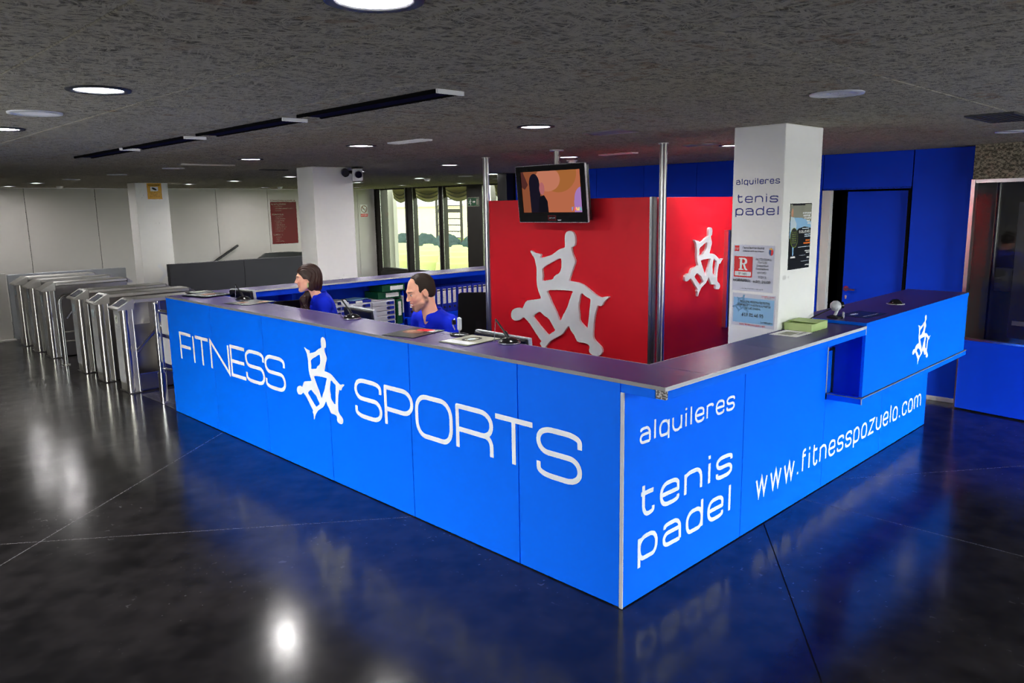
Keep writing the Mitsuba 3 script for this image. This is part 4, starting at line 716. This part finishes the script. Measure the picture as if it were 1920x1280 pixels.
def webcam_ring(x, y):
    t = thing('webcam', 'silver webcam on a black ring base right of the man', 'webcam')
    obj('ring_base', xf(cat(*[cyl((.042 * math.cos(a), .06 * math.sin(a), .006), (.042 * math.cos(a + .33), .06 * math.sin(a + .33), .006), .006, 10) for a in np.arange(0, 6.28, .3142)]), (x, y, H), .2), 'mat_black_plastic', t, 40); obj('base_plate', xf(bx(-.03, .03, -.045, .045, 0, .004), (x, y, H), .2), 'mat_silver_plastic', t)
    obj('stem', tube([(x, y, H + .004), (x - .005, y, H + .05)], .005), 'mat_chrome', t, 40); obj('body', xf(bx(-.012, .012, -.016, .016, .035, .115, .006), (x - .008, y - .01, H), -.5), 'mat_silver_plastic', t); obj('lens', cyl((x - .02, y + .012, H + .085), (x - .038, y + .022, H + .085), .015, 18), 'mat_gloss_black', t, 40); obj('lens_clip', tube(arcpts([(x - .01, y + .03, H + .035), (x - .02, y + .045, H + .07), (x - .01, y + .03, H + .105)], .02), .004), 'mat_chrome', t, 40)
webcam_ring(.318, 1.50)
t = thing('webcam', 'small black and silver ball webcam clipped on the middle monitor', 'webcam'); obj('ball', trimesh.creation.icosphere(3, .024).apply_translation((.50, 3.075, 1.19)), 'mat_gloss_black', t, True); obj('ring', cyl((.49, 3.06, 1.19), (.475, 3.045, 1.19), .020, 20), 'mat_silver_plastic', t, 40); obj('clip', bx(.49, .515, 3.03, 3.05, 1.155, 1.19, .002), 'mat_silver_plastic', t)
def ballcam(x, y, z):
    t = thing('webcam', 'silver ball webcam on a black base on the raised counter box', 'webcam')
    obj('base', lathe([(0, 0), (.05, 0), (.05, .008), (.03, .016), (0, .018)], 24, (x, y, z)), 'mat_gloss_black', t, 40); obj('stem', cyl((x, y, z + .015), (x + .01, y - .01, z + .05), .010, 14), 'mat_silver_plastic', t, 40); obj('ball', trimesh.creation.icosphere(3, .036).apply_translation((x + .005, y, z + .078)), 'mat_silver_plastic', t, True); obj('lens', cyl((x + .005, y + .0, z + .08), (x + .038, y - .035, z + .084), .022, 20), 'mat_gloss_black', t, 40); obj('foot', bx(x + .02, x + .03, y - .05, y - .04, z, z + .04), 'mat_silver_plastic', t)
    obj('cable', tube(arcpts([(x - .02, y + .02, z + .06), (x - .12, y + .06, z + .03), (x - .25, y + .10, z - .012), (x - .50, y + .11, z - .016)], .08, 6), .004, 8), 'mat_black_plastic', t, 40)
ballcam(2.30, .02, 1.1405)
t = thing('mouse', 'glossy black dome mouse on top of the raised counter box', 'mouse'); m = trimesh.creation.icosphere(3, 1.0); v = np.array(m.vertices) * [.062, .045, .038]; v[:, 2] = np.maximum(v[:, 2], 0); obj('shell', xf(trimesh.Trimesh(v, m.faces, process=False), (3.25, -.03, 1.1405), .4), 'mat_gloss_black', t, True); obj('rim', xf(lathe([(.060, 0), (.064, .002), (.060, .004)], 24), (3.25, -.03, 1.1405), 0), 'mat_silver_plastic', t, True)
def sheet(name, label, c, x, y, z, lx, ly, rz, m, prints=(), th=.002, n=1):
    t = thing(name, label, c)
    for i in range(n): obj('sheet', xf(bx(-lx, lx, -ly, ly, th * i, th * (i + .9)), (x + .004 * i, y - .006 * i, z), rz + .05 * i), m, t)
    for p_, mm in prints:
        o = (x + (n - 1) * .004, y - (n - 1) * .006, z + th * n); u = (math.cos(rz), math.sin(rz), 0); v = (-math.sin(rz), math.cos(rz), 0); obj('print', plate(p_, .0004, o, u, v), mm, t)
    return t
z = H + .0008
sheet('magazine', 'dark magazine with warm portrait print in front of the man', 'magazine', .195, 1.80, z, .16, .125, .25, 'mat_poster_black', [(ell(.02, .02, .06, .075), 'mat_brown_print'), (ell(.035, .05, .035, .035), 'mat_skin_print'), (ell(.10, -.02, .04, .07), 'mat_red'), (rect(.06, -.10, .12, -.06), 'mat_pale_print')], .004)
sheet('brochure', 'glossy grey brochure with round print beside the ring-base webcam', 'brochure', .235, 1.315, z, .14, .115, .05, 'mat_grey_print', [(ell(.02, .01, .07, .05).difference(ell(.02, .01, .05, .035)), 'mat_ink'), (rect(-.135, -.11, -.06, .11), 'mat_silver_plastic'), (ell(.02, .01, .03, .02), 'mat_pale_print')], .003, 2)
sheet('brochures', 'stack of dark brochures at the far left end of the worktop', 'brochures', .27, 5.07, z, .15, .17, .15, 'mat_poster_black', [(ell(.0, .0, .07, .06), 'mat_brown_print'), (rect(-.1, -.15, .1, -.12), 'mat_pale_print')], .004, 3)
sheet('brochures', 'second dark brochure stack behind the first at the far left end', 'brochures', .31, 5.345, z, .10, .09, -.1, 'mat_poster_black', [(ell(.0, .0, .05, .06), 'mat_grey_print')], .005, 3)
sheet('flyers', 'dark flyers spread below the leftmost chained pen', 'flyers', .27, 4.20, z, .15, .15, .2, 'mat_poster_black', [(rect(.02, -.1, .12, -.05), 'mat_skin_print'), (ell(-.05, .04, .05, .05), 'mat_brown_print')], .002, 2)
sheet('paper_sheet', 'printed white sheet lying in front of the green leaflet box', 'paper', 1.645, .005, z, .105, .085, 0.0, 'mat_paper', [(rect(-.07, -.03, .05, .05), 'mat_grey_print'), (rect(-.02, -.06, .09, -.04), 'mat_grey_ink')], .0015)
sheet('flyer', 'dark flyer with small print on top of the raised counter box', 'flyer', 2.56, -.06, 1.1405, .15, .10, -.1, 'mat_poster_black', [(rect(-.08, .03, .0, .055), 'mat_pale_print'), (rect(-.1, -.06, .1, -.05), 'mat_grey_ink')], .0015)
t = thing('leaflet_box', 'pale green leaflet box lying on the side worktop at the column', 'box')
obj('bottom', bx(1.765, 1.99, -.06, .105, H, H + .003), 'mat_leaflet_green', t)
obj('wall', bx(1.763, 1.768, -.065, .108, H, H + .045, .001), 'mat_leaflet_green', t); obj('wall', bx(1.985, 1.99, -.065, .108, H, H + .045, .001), 'mat_leaflet_green', t); obj('wall', bx(1.763, 1.99, -.066, -.061, H, H + .045, .001), 'mat_leaflet_green', t); obj('wall', bx(1.763, 1.99, .103, .108, H, H + .045, .001), 'mat_leaflet_green', t)
obj('leaflets', bx(1.775, 1.98, -.055, .098, H + .003, H + .04, .002), 'mat_leaflet_green', t); obj('flap', xf(bx(-.10, .05, -.09, .09, 0, .004), (1.93, .02, H + .047), 0.05), 'mat_leaflet_green', t)
# ---------------------------------------------------------------- chairs
def office_chair(name_label, x, y, rz, seat=.50, back=1.02, w=.44):
    t = thing('office_chair', name_label, 'chair'); R2 = lambda q: xf(q, (x, y, 0), rz)
    obj('seat', R2(bx(-.22, .24, -w / 2, w / 2, seat - .07, seat, .03)), 'mat_black_fabric', t, 60); 
    obj('backrest', R2(hull([(q + .012 * s, yy * f, z) for s in (-1, 1) for q, z, f in ((-.25, seat + .12, .9), (-.27, (seat + back) / 2, 1), (-.30, back - .02, .95), (-.302, back, .85)) for yy in (-w / 2, w / 2)] )), 'mat_black_fabric', t, 60)
    obj('back_arm', R2(cat(bx(-.28, -.25, -.03, .03, seat - .06, seat + .3), bx(-.28, .0, -.03, .03, seat - .09, seat - .06))), 'mat_black_plastic', t)
    obj('column', R2(cyl((0, 0, .09), (0, 0, seat - .07), .025, 16)), 'mat_steel_dark', t, 40)
    for k in range(5):
        a = k * 2 * math.pi / 5 + .3; e = (.28 * math.cos(a), .28 * math.sin(a))
        lg = obj('leg', R2(cyl((0, 0, .11), (*e, .075), .022, 12, .014)), 'mat_black_plastic', t, 40); obj('caster', R2(cyl((e[0] - .012 * math.sin(a), e[1] + .012 * math.cos(a), .03), (e[0] + .012 * math.sin(a), e[1] - .012 * math.cos(a), .03), .03, 16)), 'mat_black_plastic', lg, 40)
    return t
office_chair('empty black office chair beside the left steel pole', 2.66, 3.93, .85, .48, 1.045, .42)
office_chair('black office chair under the seated man', .757, 2.288, math.radians(172), .50, .92)
office_chair('black office chair under the seated woman', .875, 4.01, math.radians(160), .50, .92)
office_chair('black office chair pushed to the left of the woman', .92, 4.68, math.radians(75), .50, 1.075, .5)

# ---------------------------------------------------------------- people: signed distance modelling, meshed with surface nets
def s_ell(P, c, r):
    q = (P - np.array(c)) / np.array(r); k0 = np.linalg.norm(q, axis=1); k1 = np.linalg.norm(q / np.array(r), axis=1); return k0 * (k0 - 1) / np.maximum(k1, 1e-9)
def s_rc(P, a, b, ra, rb):
    a, b = np.array(a, float), np.array(b, float); d = b - a; t = np.clip((P - a) @ d / (d @ d), 0, 1); return np.linalg.norm(P - a - t[:, None] * d, axis=1) - (ra + t * (rb - ra))
def smin(a, b, k):
    h = np.clip(.5 + .5 * (b - a) / k, 0, 1); return b * (1 - h) + a * h - k * h * (1 - h)
def smax(a, b, k): return -smin(-a, -b, k)
def surface_net(fn, lo, hi, h, B=12):
    lo, hi = np.array(lo, float), np.array(hi, float); n = (np.ceil((hi - lo) / h / B).astype(int)) * B + 1
    F = np.empty(n, np.float32); nb = (n - 1) // B
    bi = np.stack(np.meshgrid(*[np.arange(k) for k in nb], indexing='ij'), -1).reshape(-1, 3)
    fc = fn(lo + (bi + .5) * B * h); rad = B * h * .87 * 1.25
    loc = np.stack(np.meshgrid(*[np.arange(B + 1)] * 3, indexing='ij'), -1).reshape(-1, 3)
    for (i, j, k), f in zip(bi, fc):
        if abs(f) > rad: F[i * B:(i + 1) * B + 1, j * B:(j + 1) * B + 1, k * B:(k + 1) * B + 1] = f
    hot = bi[np.abs(fc) <= rad]
    for s in range(0, len(hot), 64):
        hb = hot[s:s + 64]; P = (lo + (hb[:, None, :] * B + loc[None]) * h).reshape(-1, 3); v = fn(P).reshape(len(hb), B + 1, B + 1, B + 1)
        for (i, j, k), q in zip(hb, v): F[i * B:(i + 1) * B + 1, j * B:(j + 1) * B + 1, k * B:(k + 1) * B + 1] = q
    S = F < 0; nx, ny, nz = n
    c = [S[a:nx - 1 + a, b:ny - 1 + b, d:nz - 1 + d] for a in (0, 1) for b in (0, 1) for d in (0, 1)]
    any_, all_ = np.logical_or.reduce(c), np.logical_and.reduce(c); cells = np.argwhere(any_ & ~all_)
    idx = -np.ones((nx - 1, ny - 1, nz - 1), int); idx[tuple(cells.T)] = np.arange(len(cells))
    acc, cnt = np.zeros((len(cells), 3)), np.zeros(len(cells))
    cor = np.array([(a, b, d) for a in (0, 1) for b in (0, 1) for d in (0, 1)])
    for p in range(8):
        for q in range(p + 1, 8):
            if np.abs(cor[p] - cor[q]).sum() != 1: continue
            A, Bq = cells + cor[p], cells + cor[q]; fa, fb = F[tuple(A.T)].astype(float), F[tuple(Bq.T)].astype(float); m = (fa < 0) != (fb < 0)
            t = np.where(m, fa / np.where(m, fa - fb, 1), 0)[:, None]; acc += np.where(m[:, None], A + t * (Bq - A), 0); cnt += m
    V = lo + acc / np.maximum(cnt, 1)[:, None] * h; faces = []
    for ax in range(3):
        b, d = (ax + 1) % 3, (ax + 2) % 3; sl0, sl1 = [slice(None)] * 3, [slice(None)] * 3; sl0[ax], sl1[ax] = slice(0, n[ax] - 1), slice(1, n[ax])
        E = np.argwhere(S[tuple(sl0)] != S[tuple(sl1)]); E = E[(E[:, b] > 0) & (E[:, d] > 0) & (E[:, b] < n[b] - 1) & (E[:, d] < n[d] - 1)]
        ins = S[tuple(E.T)]; o = lambda db, dd: idx[tuple((E - np.eye(3, dtype=int)[b] * db - np.eye(3, dtype=int)[d] * dd).T)]
        qd = np.stack([o(1, 1), o(0, 1), o(0, 0), o(1, 0)], 1); qd[~ins] = qd[~ins][:, ::-1]; faces.append(qd)
    Q = np.vstack(faces); Q = Q[(Q >= 0).all(1)]
    return trimesh.Trimesh(V, np.vstack([Q[:, [0, 1, 2]], Q[:, [0, 2, 3]]]), process=False)
def rotm(yaw, pitch, roll=0):
    cy, sy, cp, sp, cr, sr = math.cos(yaw), math.sin(yaw), math.cos(pitch), math.sin(pitch), math.cos(roll), math.sin(roll)
    return np.array([[cy, -sy, 0], [sy, cy, 0], [0, 0, 1]]) @ np.array([[cp, 0, sp], [0, 1, 0], [-sp, 0, cp]]) @ np.array([[1, 0, 0], [0, cr, -sr], [0, sr, cr]])
scene['mat_vertex'] = {'type': 'twosided', 'b': {'type': 'principled', 'base_color': {'type': 'mesh_attribute', 'name': 'vertex_color'}, 'roughness': .48, 'specular': .35}}
mat('polo', (0.004, 0.022, 0.62), .75, spec=.2, sheen=.3); mat('trousers', lin(24, 24, 30), .85, spec=.1); mat('hair_brown', lin(50, 26, 18), .5, spec=.4); mat('hair_dark', lin(42, 30, 22), .65, spec=.25)

def person(label, loc, yaw, hc, hpitch, hyaw, female):
    """loc: hips on the floor plan; hc: head centre in the person's own frame (x forward, y left)"""
    t = thing('person', label, 'person'); Rb = rotm(yaw, 0); loc = np.array([*loc, 0.0]); hc = np.array(hc); Rh = rotm(hyaw, hpitch); k = .93 if female else 1.0
    sw = .165 if female else .205; sz = hc[2] - (.218 if female else .226)         # shoulders
    nb = np.array([hc[0] - .078, 0, sz + .045]); ha = lambda p: hc + Rh @ np.array(p)
    hl = lambda P: ((P - hc) @ Rh) / (k * 1.02)
    def head(P):
        p = hl(P); q = p * [1, 1, 1]; ay = np.stack([p[:, 0], np.abs(p[:, 1]), p[:, 2]], 1)
        d = s_ell(q, (-.016, 0, .030), (.098, .077, .088)); d = smin(d, s_ell(q, (.030, 0, -.035), (.062, .060, .085)), .03)
        d = smin(d, s_rc(ay, (.004, .050, -.062), (.070, .010, -.106), .020, .018 if female else .022), .025)
        d = smin(d, s_ell(q, (.070, 0, .024), (.026, .050, .016)), .015); d = smin(d, s_ell(ay, (.062, .036, -.028), (.026, .024, .024)), .02)
        d = smax(d, -s_ell(ay, (.103, .033, .004), (.020, .019, .013)), .012)
        d = smin(d, s_rc(q, (.086, 0, .012), (.108, 0, -.028), .006, .0105), .012); d = smin(d, s_ell(ay, (.096, .011, -.032), (.011, .008, .007)), .007)
        d = smin(d, s_ell(ay, (.076, .032, .003), (.014, .014, .012)), .003)
        d = smin(d, s_ell(q, (.0895, 0, -.060), (.009, .023, .0065)), .006); d = smin(d, s_ell(q, (.088, 0, -.074), (.009, .021, .007)), .005); d = smax(d, -s_ell(q, (.102, 0, -.0665), (.014, .023, .0035)), .003)
        d = smin(d, s_ell(q, (.074, 0, -.104), (.018, .020, .014)), .012)
        e = s_ell(ay, (-.006, .080, -.010), (.019, .009, .031)); e = smax(e, -s_ell(ay, (.0, .092, -.008), (.010, .008, .018)), .004); d = smin(d, e, .006)
        return d * k * 1.02
    S_, E_, W_ = np.array([hc[0] - .115, sw, sz]), np.array([hc[0] - .06, sw + .055, sz - .27 * k]), np.array([hc[0] + .20, sw - .05, .785])
    mir = lambda a, s: a * np.array([1, s, 1])
    hips = np.array([-.02, 0, .60])
    def torso(P, g=0.0):
        ay = np.stack([P[:, 0], np.abs(P[:, 1]), P[:, 2]], 1)
        d = s_ell(P, (hc[0] - .13, 0, sz - .125), (.105 + g, .160 * (.92 if female else 1.12) + g, .19 + g)); d = smin(d, s_ell(P, (hc[0] - .14, 0, sz - .33), (.098 + g, .135 + g, .16 + g)), .08); d = smin(d, s_ell(P, hips, (.115 + g, .165 + g, .12 + g)), .08)
        d = smin(d, s_rc(ay, (hc[0] - .115, .045, sz + .03), S_, .050 + g, .056 + g), .05)
        if female: d = smin(d, s_ell(ay, (hc[0] - .048, .07, sz - .155), (.055 + g, .06 + g, .06 + g)), .04)
        return d
    fing = []
    for s in (1, -1):
        wv = mir(W_, s); hdv = np.array([.92, -.12 * s, -.05]); hdv /= np.linalg.norm(hdv); lat = np.array([.12 * s, .99, 0]); pm = wv + hdv * .085
        for i, L in enumerate((.068, .078, .073, .058)):
            b0 = pm + lat * (.032 - .0205 * i) * s; b1 = b0 + hdv * L * .5 + np.array([0, 0, .006]); b2 = b1 + hdv * L * .5 + np.array([0, 0, -.016]); fing += [(b0 - hdv * .03, b1, .0085, .008), (b1, b2, .008, .0068)]
        tb = wv + hdv * .03 + lat * -.0 + np.array([0, -.030 * s, -.004]); tm = tb + hdv * .035 + np.array([0, -.022 * s, 0]); fing += [(wv + hdv * .02, tb, .014, .012), (tb, tm, .011, .0095), (tm, tm + hdv * .028 + np.array([0, -.004 * s, -.004]), .0095, .0078)]
    def arms(P):
        d = None
        for s in (1, -1):
            a = smin(s_rc(P, mir(S_, s), mir(E_, s), .043 * k, .037 * k), s_rc(P, mir(E_, s), mir(W_, s), .038 * k, .024 * k), .02); wv = mir(W_, s)
            a = smin(a, s_ell(P, wv + np.array([.052, -.006 * s, 0]), (.050, .038, .015)), .015); d = a if d is None else np.minimum(d, a)
        for a, b, ra, rb in fing: d = smin(d, s_rc(P, a, b, ra * k, rb * k), .005)
        return d
    def neck(P): return s_rc(P, nb - np.array([.015, 0, .05]), ha((-.030, 0, -.055)), .060 * k if not female else .047, .052 * k if not female else .042)
    def skin(P): return smin(smin(smin(head(P), neck(P), .02), torso(P, -.012), .03), arms(P), .02)
    m = surface_net(skin, (-.28, -.37, .44), (hc[0] + .42, .36, hc[2] + .16), .0042)
    V = np.array(m.vertices); p = hl(V); col = np.tile(np.array(lin(236, 172, 142) if not female else lin(245, 182, 152)), (len(V), 1)); ay = np.abs(p[:, 1])
    def paint(w, c): col[:] = col * (1 - w[:, None]) + np.array(lin(*c)) * w[:, None]
    sm = lambda d, f: np.clip(.5 - d / f, 0, 1); P3 = np.stack([p[:, 0], ay, p[:, 2]], 1)
    paint(.35 * sm(s_ell(P3, (.085, .045, -.03), (.03, .022, .022)), .02), (222, 110, 96))
    if not female:
        w = sm(s_ell(P3, (.05, .02, -.092), (.055, .06, .032)), .02); w = np.maximum(w, sm(s_ell(P3, (.0, .068, -.06), (.018, .02, .05)), .02)); w = np.maximum(w, sm(s_ell(P3, (.105, .01, -.052), (.012, .03, .006)), .006)); paint(.55 * w, (88, 62, 54)); paint(.75 * sm(s_ell(P3, (.090, 0, -.104), (.025, .020, .018)), .012), (52, 38, 32))
        paint(.55 * sm(s_ell(p, (-.03, 0, .04), (.098, .079, .09)), .012) * np.clip((.045 + .25 * p[:, 2] - p[:, 0]) / .03, 0, 1) * np.clip((p[:, 2] + .05) / .03, 0, 1), (60, 42, 34))
    paint(.75 * sm(s_ell(P3, (.092, .004, -.061), (.012, .022, .006)), .005), (186, 84, 80)); paint(.75 * sm(s_ell(P3, (.092, .004, -.075), (.012, .021, .006)), .005), (194, 92, 88)); paint(sm(s_ell(P3, (.092, 0, -.0670), (.013, .020, .0035)), .003), (246, 242, 236))
    paint(.9 * sm(s_ell(P3, (.088, .034, .026), (.022, .021, .0042)), .005), (46, 30, 24))
    paint(.9 * sm(s_ell(P3, (.089, .033, .003), (.012, .013, .0062 if female else .004)), .004), (236, 232, 228)); paint(sm(s_ell(P3, (.091, .034 if not female else .031, .002), (.010, .0062, .0062)), .003), (40, 26, 20)); paint(.85 * sm(s_ell(P3, (.089, .034, .0095), (.012, .015, .0022)), .003), (48, 30, 26))
    W = V @ Rb.T + loc; scene_key = obj('body', mikit.ply(trimesh.Trimesh(W, m.faces, process=False), 'mat_vertex', True, color=col), None, t)
    def cloth(P):
        ay = np.stack([P[:, 0], np.abs(P[:, 1]), P[:, 2]], 1); d = torso(P, .010); sl = S_ + (E_ - S_) * .62
        a = s_rc(ay, S_, sl, .058, .062 * k + .004); a = smax(a, (ay - sl) @ ((E_ - S_) / np.linalg.norm(E_ - S_)), .006); d = smin(d, a, .035)
        fold = .0022 * np.sin(P[:, 2] * 95 + 14 * P[:, 1] + 5 * np.sin(P[:, 0] * 40)) * np.clip((sz - .02 - P[:, 2]) / .08, 0, 1); d = d + fold
        v = s_rc(P, nb + np.array([-.015, 0, .012]), nb + np.array([-.01, 0, .2]), .066 * k, .09); v = np.minimum(v, s_rc(P, nb + np.array([.055, 0, .03]), nb + np.array([.090, 0, -.085]), .050, .014)); d = smax(d, -v, .006)
        return smax(d, .60 - P[:, 2], .01)
    def collar(P):
        a = nb + np.array([-.02, 0, -.012]); d = np.abs(s_rc(P, a, a + np.array([.0, 0, .075]), .077 * k, .062 * k)) - .0045; d = smax(d, P[:, 2] - (nb[2] + .030 - .28 * np.clip(P[:, 0] - nb[0], -.1, .1)), .004); d = smax(d, (nb[2] - .022 - .35 * np.clip(P[:, 0] - nb[0], -.02, .1)) - P[:, 2], .004)
        return smax(d, -s_rc(P, nb + np.array([.07, 0, .06]), nb + np.array([.07, 0, -.06]), .050, .018), .004)
    tow = lambda m_: trimesh.Trimesh(np.array(m_.vertices) @ Rb.T + loc, m_.faces, process=False)
    sh = obj('shirt', tow(surface_net(cloth, (-.28, -.36, .58), (hc[0] + .2, .34, hc[2] + .0), .006)), 'mat_polo', t, True, label='royal blue polo shirt')
    obj('collar', tow(surface_net(collar, nb - .13, nb + .13, .0042)), 'mat_polo', sh, True); fx_ = hc[0] - .13 + .112
    obj('placket', tow(bx(fx_ - .012, fx_ + .003, -.014, .014, sz - .14, sz - .03, .003)), 'mat_polo', sh)
    for i in range(2): obj('button', tow(cyl((fx_ + .002, 0, sz - .05 - .05 * i), (fx_ + .006, 0, sz - .05 - .05 * i), .005, 10)), 'mat_navy_vinyl', sh)
    if female: obj('chest_print', tow(cat(txt('fitness sports', .010, (fx_ + .035, .045, sz - .13), (-.25, .968, 0), (0, 0, 1), .055), txt('sports', .007, (fx_ + .035, .05, sz - .148), (-.25, .968, 0), (0, 0, 1), .03))), 'mat_white_vinyl', sh, label='small white chest print')
    def legs(P):
        ay = np.stack([P[:, 0], np.abs(P[:, 1]), P[:, 2]], 1); d = smin(s_ell(P, hips - np.array([0, 0, .02]), (.13, .175, .10)), s_rc(ay, (.0, .09, .565), (.40, .10, .56), .085, .062), .05); d = smin(d, s_rc(ay, (.40, .10, .55), (.36, .10, .10), .060, .045), .03); return smax(d, P[:, 2] - .64, .01)
    obj('trousers', tow(surface_net(legs, (-.24, -.27, .05), (.50, .27, .70), .011)), 'mat_trousers', t, True)
    for s in (1, -1): obj('shoe', tow(surface_net(lambda P: smax(smin(s_rc(P, (.34, .10 * s, .05), (.50, .12 * s, .035), .045, .038), s_rc(P, (.36, .10 * s, .05), (.36, .10 * s, .10), .045, .045), .02), -P[:, 2] + .004, .004), (.26, .10 * s - .1, -.012), (.58, .10 * s + .1, .18), .008)), 'mat_black_plastic', t, True)
    def hair(P):
        p = hl(P)
        ay = np.stack([p[:, 0], np.abs(p[:, 1]), p[:, 2]], 1)
        if female:
            d = s_ell(p, (-.022, 0, .034), (.112, .092, .100)); d = smin(d, s_ell(p, (-.070, .005, -.045), (.062, .080, .085)), .05); d = smin(d, s_ell(ay, (-.022, .076, -.035), (.050, .020, .082)), .02)
            d = smax(d, -s_ell(p, (.088, 0, -.045), (.080, .108, .108)), .008); d = smax(d, -s_ell(p, (.026, .092, -.045), (.034, .036, .055)), .006)
            lk = [(-.07, -.03, -.10), (-.02, -.085, -.15), (.045, -.075, -.21), (.055, -.055, -.30), (.05, -.05, -.37)]
            for (a, b), (r0, r1) in zip(zip(lk[:-1], lk[1:]), ((.05, .042), (.042, .040), (.040, .036), (.036, .014))): d = smin(d, s_rc(p, a, b, r0, r1), .03)
            return (d + .0025 * np.sin(p[:, 1] * 260 + p[:, 0] * 120 + 3 * np.sin(p[:, 2] * 30)))
        d = s_ell(p, (-.018, 0, .031), (.101, .081, .092)); d = smin(d, s_ell(p, (-.055, 0, -.025), (.052, .060, .055)), .03)
        d = smax(d, p[:, 0] - (.052 - .28 * np.maximum(p[:, 2] - .02, 0) - 1.1 * np.maximum(np.abs(p[:, 1]) - .052, 0) + .25 * np.maximum(.03 - np.abs(p[:, 1]), 0)), .006); d = smax(d, -.062 - p[:, 2], .006); return smax(d, -s_ell(ay, (.006, .082, -.018), (.026, .02, .036)), .004)
    hb = Rh @ np.array([0, 0, 0]) + hc; obj('hair', tow(surface_net(hair, hc - np.array([.24, .2, .46 if female else .18]), hc + np.array([.24, .2, .18]), .0042)), 'mat_hair_brown' if female else 'mat_hair_dark', t, True, label='dark brown hair pulled over one shoulder' if female else 'short cropped receding dark hair')
    if female:
        c = ha(np.array([.006, .086, -.062]) * k); obj('earring', tow(cat(trimesh.creation.icosphere(2, 1.0).apply_scale((.007, .004, .017)).apply_translation(c), trimesh.creation.icosphere(2, .004).apply_translation(c + np.array([0, 0, .022])))), 'mat_leaflet_green', t, True, label='pale green drop earring')
    return t
# head centres: man about (.645, 2.31, 1.305), woman about (.78, 4.03, 1.30)
person('man with short dark hair in a royal blue polo, smiling and looking down', (.757, 2.288), math.radians(172), (.112, 0.0, 1.312), math.radians(17), math.radians(-7), False)
person('woman with dark brown hair and drop earring in a royal blue polo, smiling', (.868, 4.012), math.radians(160), (.125, 0.0, 1.302), math.radians(4), math.radians(-6), True)

# ---------------------------------------------------------------- outside the far windows
def swag(y0, y1, z, drop, label_m, x, n=12):
    s = np.linspace(0, 1, n); top = [(y0 + (y1 - y0) * q, z + .05) for q in s]; low = [(y0 + (y1 - y0) * q, z - drop * math.sin(math.pi * q)) for q in s]
    return plate(Polygon(top + low[::-1]), .004, (x, 0, 0), (0, 1, 0), UP)
for i, (a, b) in enumerate(wins):
    t = thing('window_blind', f"cream scalloped blind at the top of the {['leftmost', 'second', 'third', 'rightmost, partly hidden'][i]} far window", 'blind', 'scalloped window blinds')
    a2, b2 = (13.25, b) if i == 0 else (9.70, b) if i == 3 else (a, b)
    for j, (z, dp) in enumerate(((2.30, .10), (2.23, .11), (2.15, .11))):
        obj('fold', swag(b2, a2, z, dp, None, xw + .045 + .010 * j), 'mat_fabric_blind', t); obj('hem', swag(b2, a2, z - .03, dp, None, xw + .050 + .010 * j), 'mat_fabric_blind_dark', t)
for y0, y1, label in ((13.83, 14.36, 'pale green outer column seen through the leftmost far window'), (10.08, 10.36, 'pale green outer column seen through the rightmost far window')):
    t = thing('outer_column', label, 'column'); obj('shaft', bx(xw + .5, xw + .62, y0 + .05, y1 - .05, -.12, 3.2, .005), 'mat_wall_panel', t); obj('capital', bx(xw + .46, xw + .66, y0, y1, 3.2, 3.3), 'mat_wall_panel', t)
t = thing('lattice_tower', 'dark metal lattice tower outside the second and third far windows', 'tower')
for y in (20.0, 21.45): obj('post', cyl((16.4, y, -.12), (16.4, y, 2.5), .05, 8), 'mat_frame_dark', t)
for i in range(8): obj('rung', bx(16.37, 16.43, 20.0, 21.45, .72 + .24 * i, .75 + .24 * i + (.10 if i == 4 else 0)), 'mat_frame_dark', t)
t = thing('garden_wall', 'pale cream garden wall beyond the lawn outside the windows', 'wall'); obj('body', bx(30, 30.4, -5, 60, -.12, 1.9), 'mat_pale_wall', t); obj('coping', bx(29.9, 30.5, -5, 60, 1.9, 2.0), 'mat_pale_wall', t)
for i, y in enumerate((17.2, 18.9, 21.6, 23.2)):
    t = thing('garden_post', f'slim white garden post, {ORD[i]} from the right, standing on the lawn outside', 'post'); obj('shaft', bx(18.0, 18.1, y, y + .1, -.12, 3.2, .01), 'mat_pale_wall', t)
for i in range(8):
    t = thing('bush', f'dark blue-green rounded bush, {ORD[i]} from the right in the hedge row outside', 'bush', 'hedge bushes outside the windows')
    m = trimesh.creation.icosphere(4, 1.0); v = np.array(m.vertices); v = v * (1 + .30 * (meshkit.fbm(v * 4.2 + i * 3.1, 4, i) - .5))[:, None] * np.array([.55, .62, .62]) + np.array([14.2 + .1 * math.sin(i * 2.1), 15.6 + 1.28 * i, .36]); obj('foliage', trimesh.Trimesh(v, m.faces, process=False), 'mat_leaf_dark', t, True)
for i, (x, y) in enumerate(((12.0, 17.85), (12.0, 16.50), (12.0, 15.15), (12.0, 12.3))):
    t = thing('lawn_mound', f"round pale yellow-green ringed grass mound outside the {['leftmost', 'second', 'third', 'rightmost'][i]} far window", 'mound', 'grass mounds on the lawn'); obj('turf', lathe([(.66, -.13)] + [(.66 * math.cos(q), .78 * math.sin(q) + .035 * math.sin(q * 24)) for q in np.linspace(.05, 1.52, 26)] + [(0, .78)], 36, (x, y, 0)), 'mat_mound', t, True)
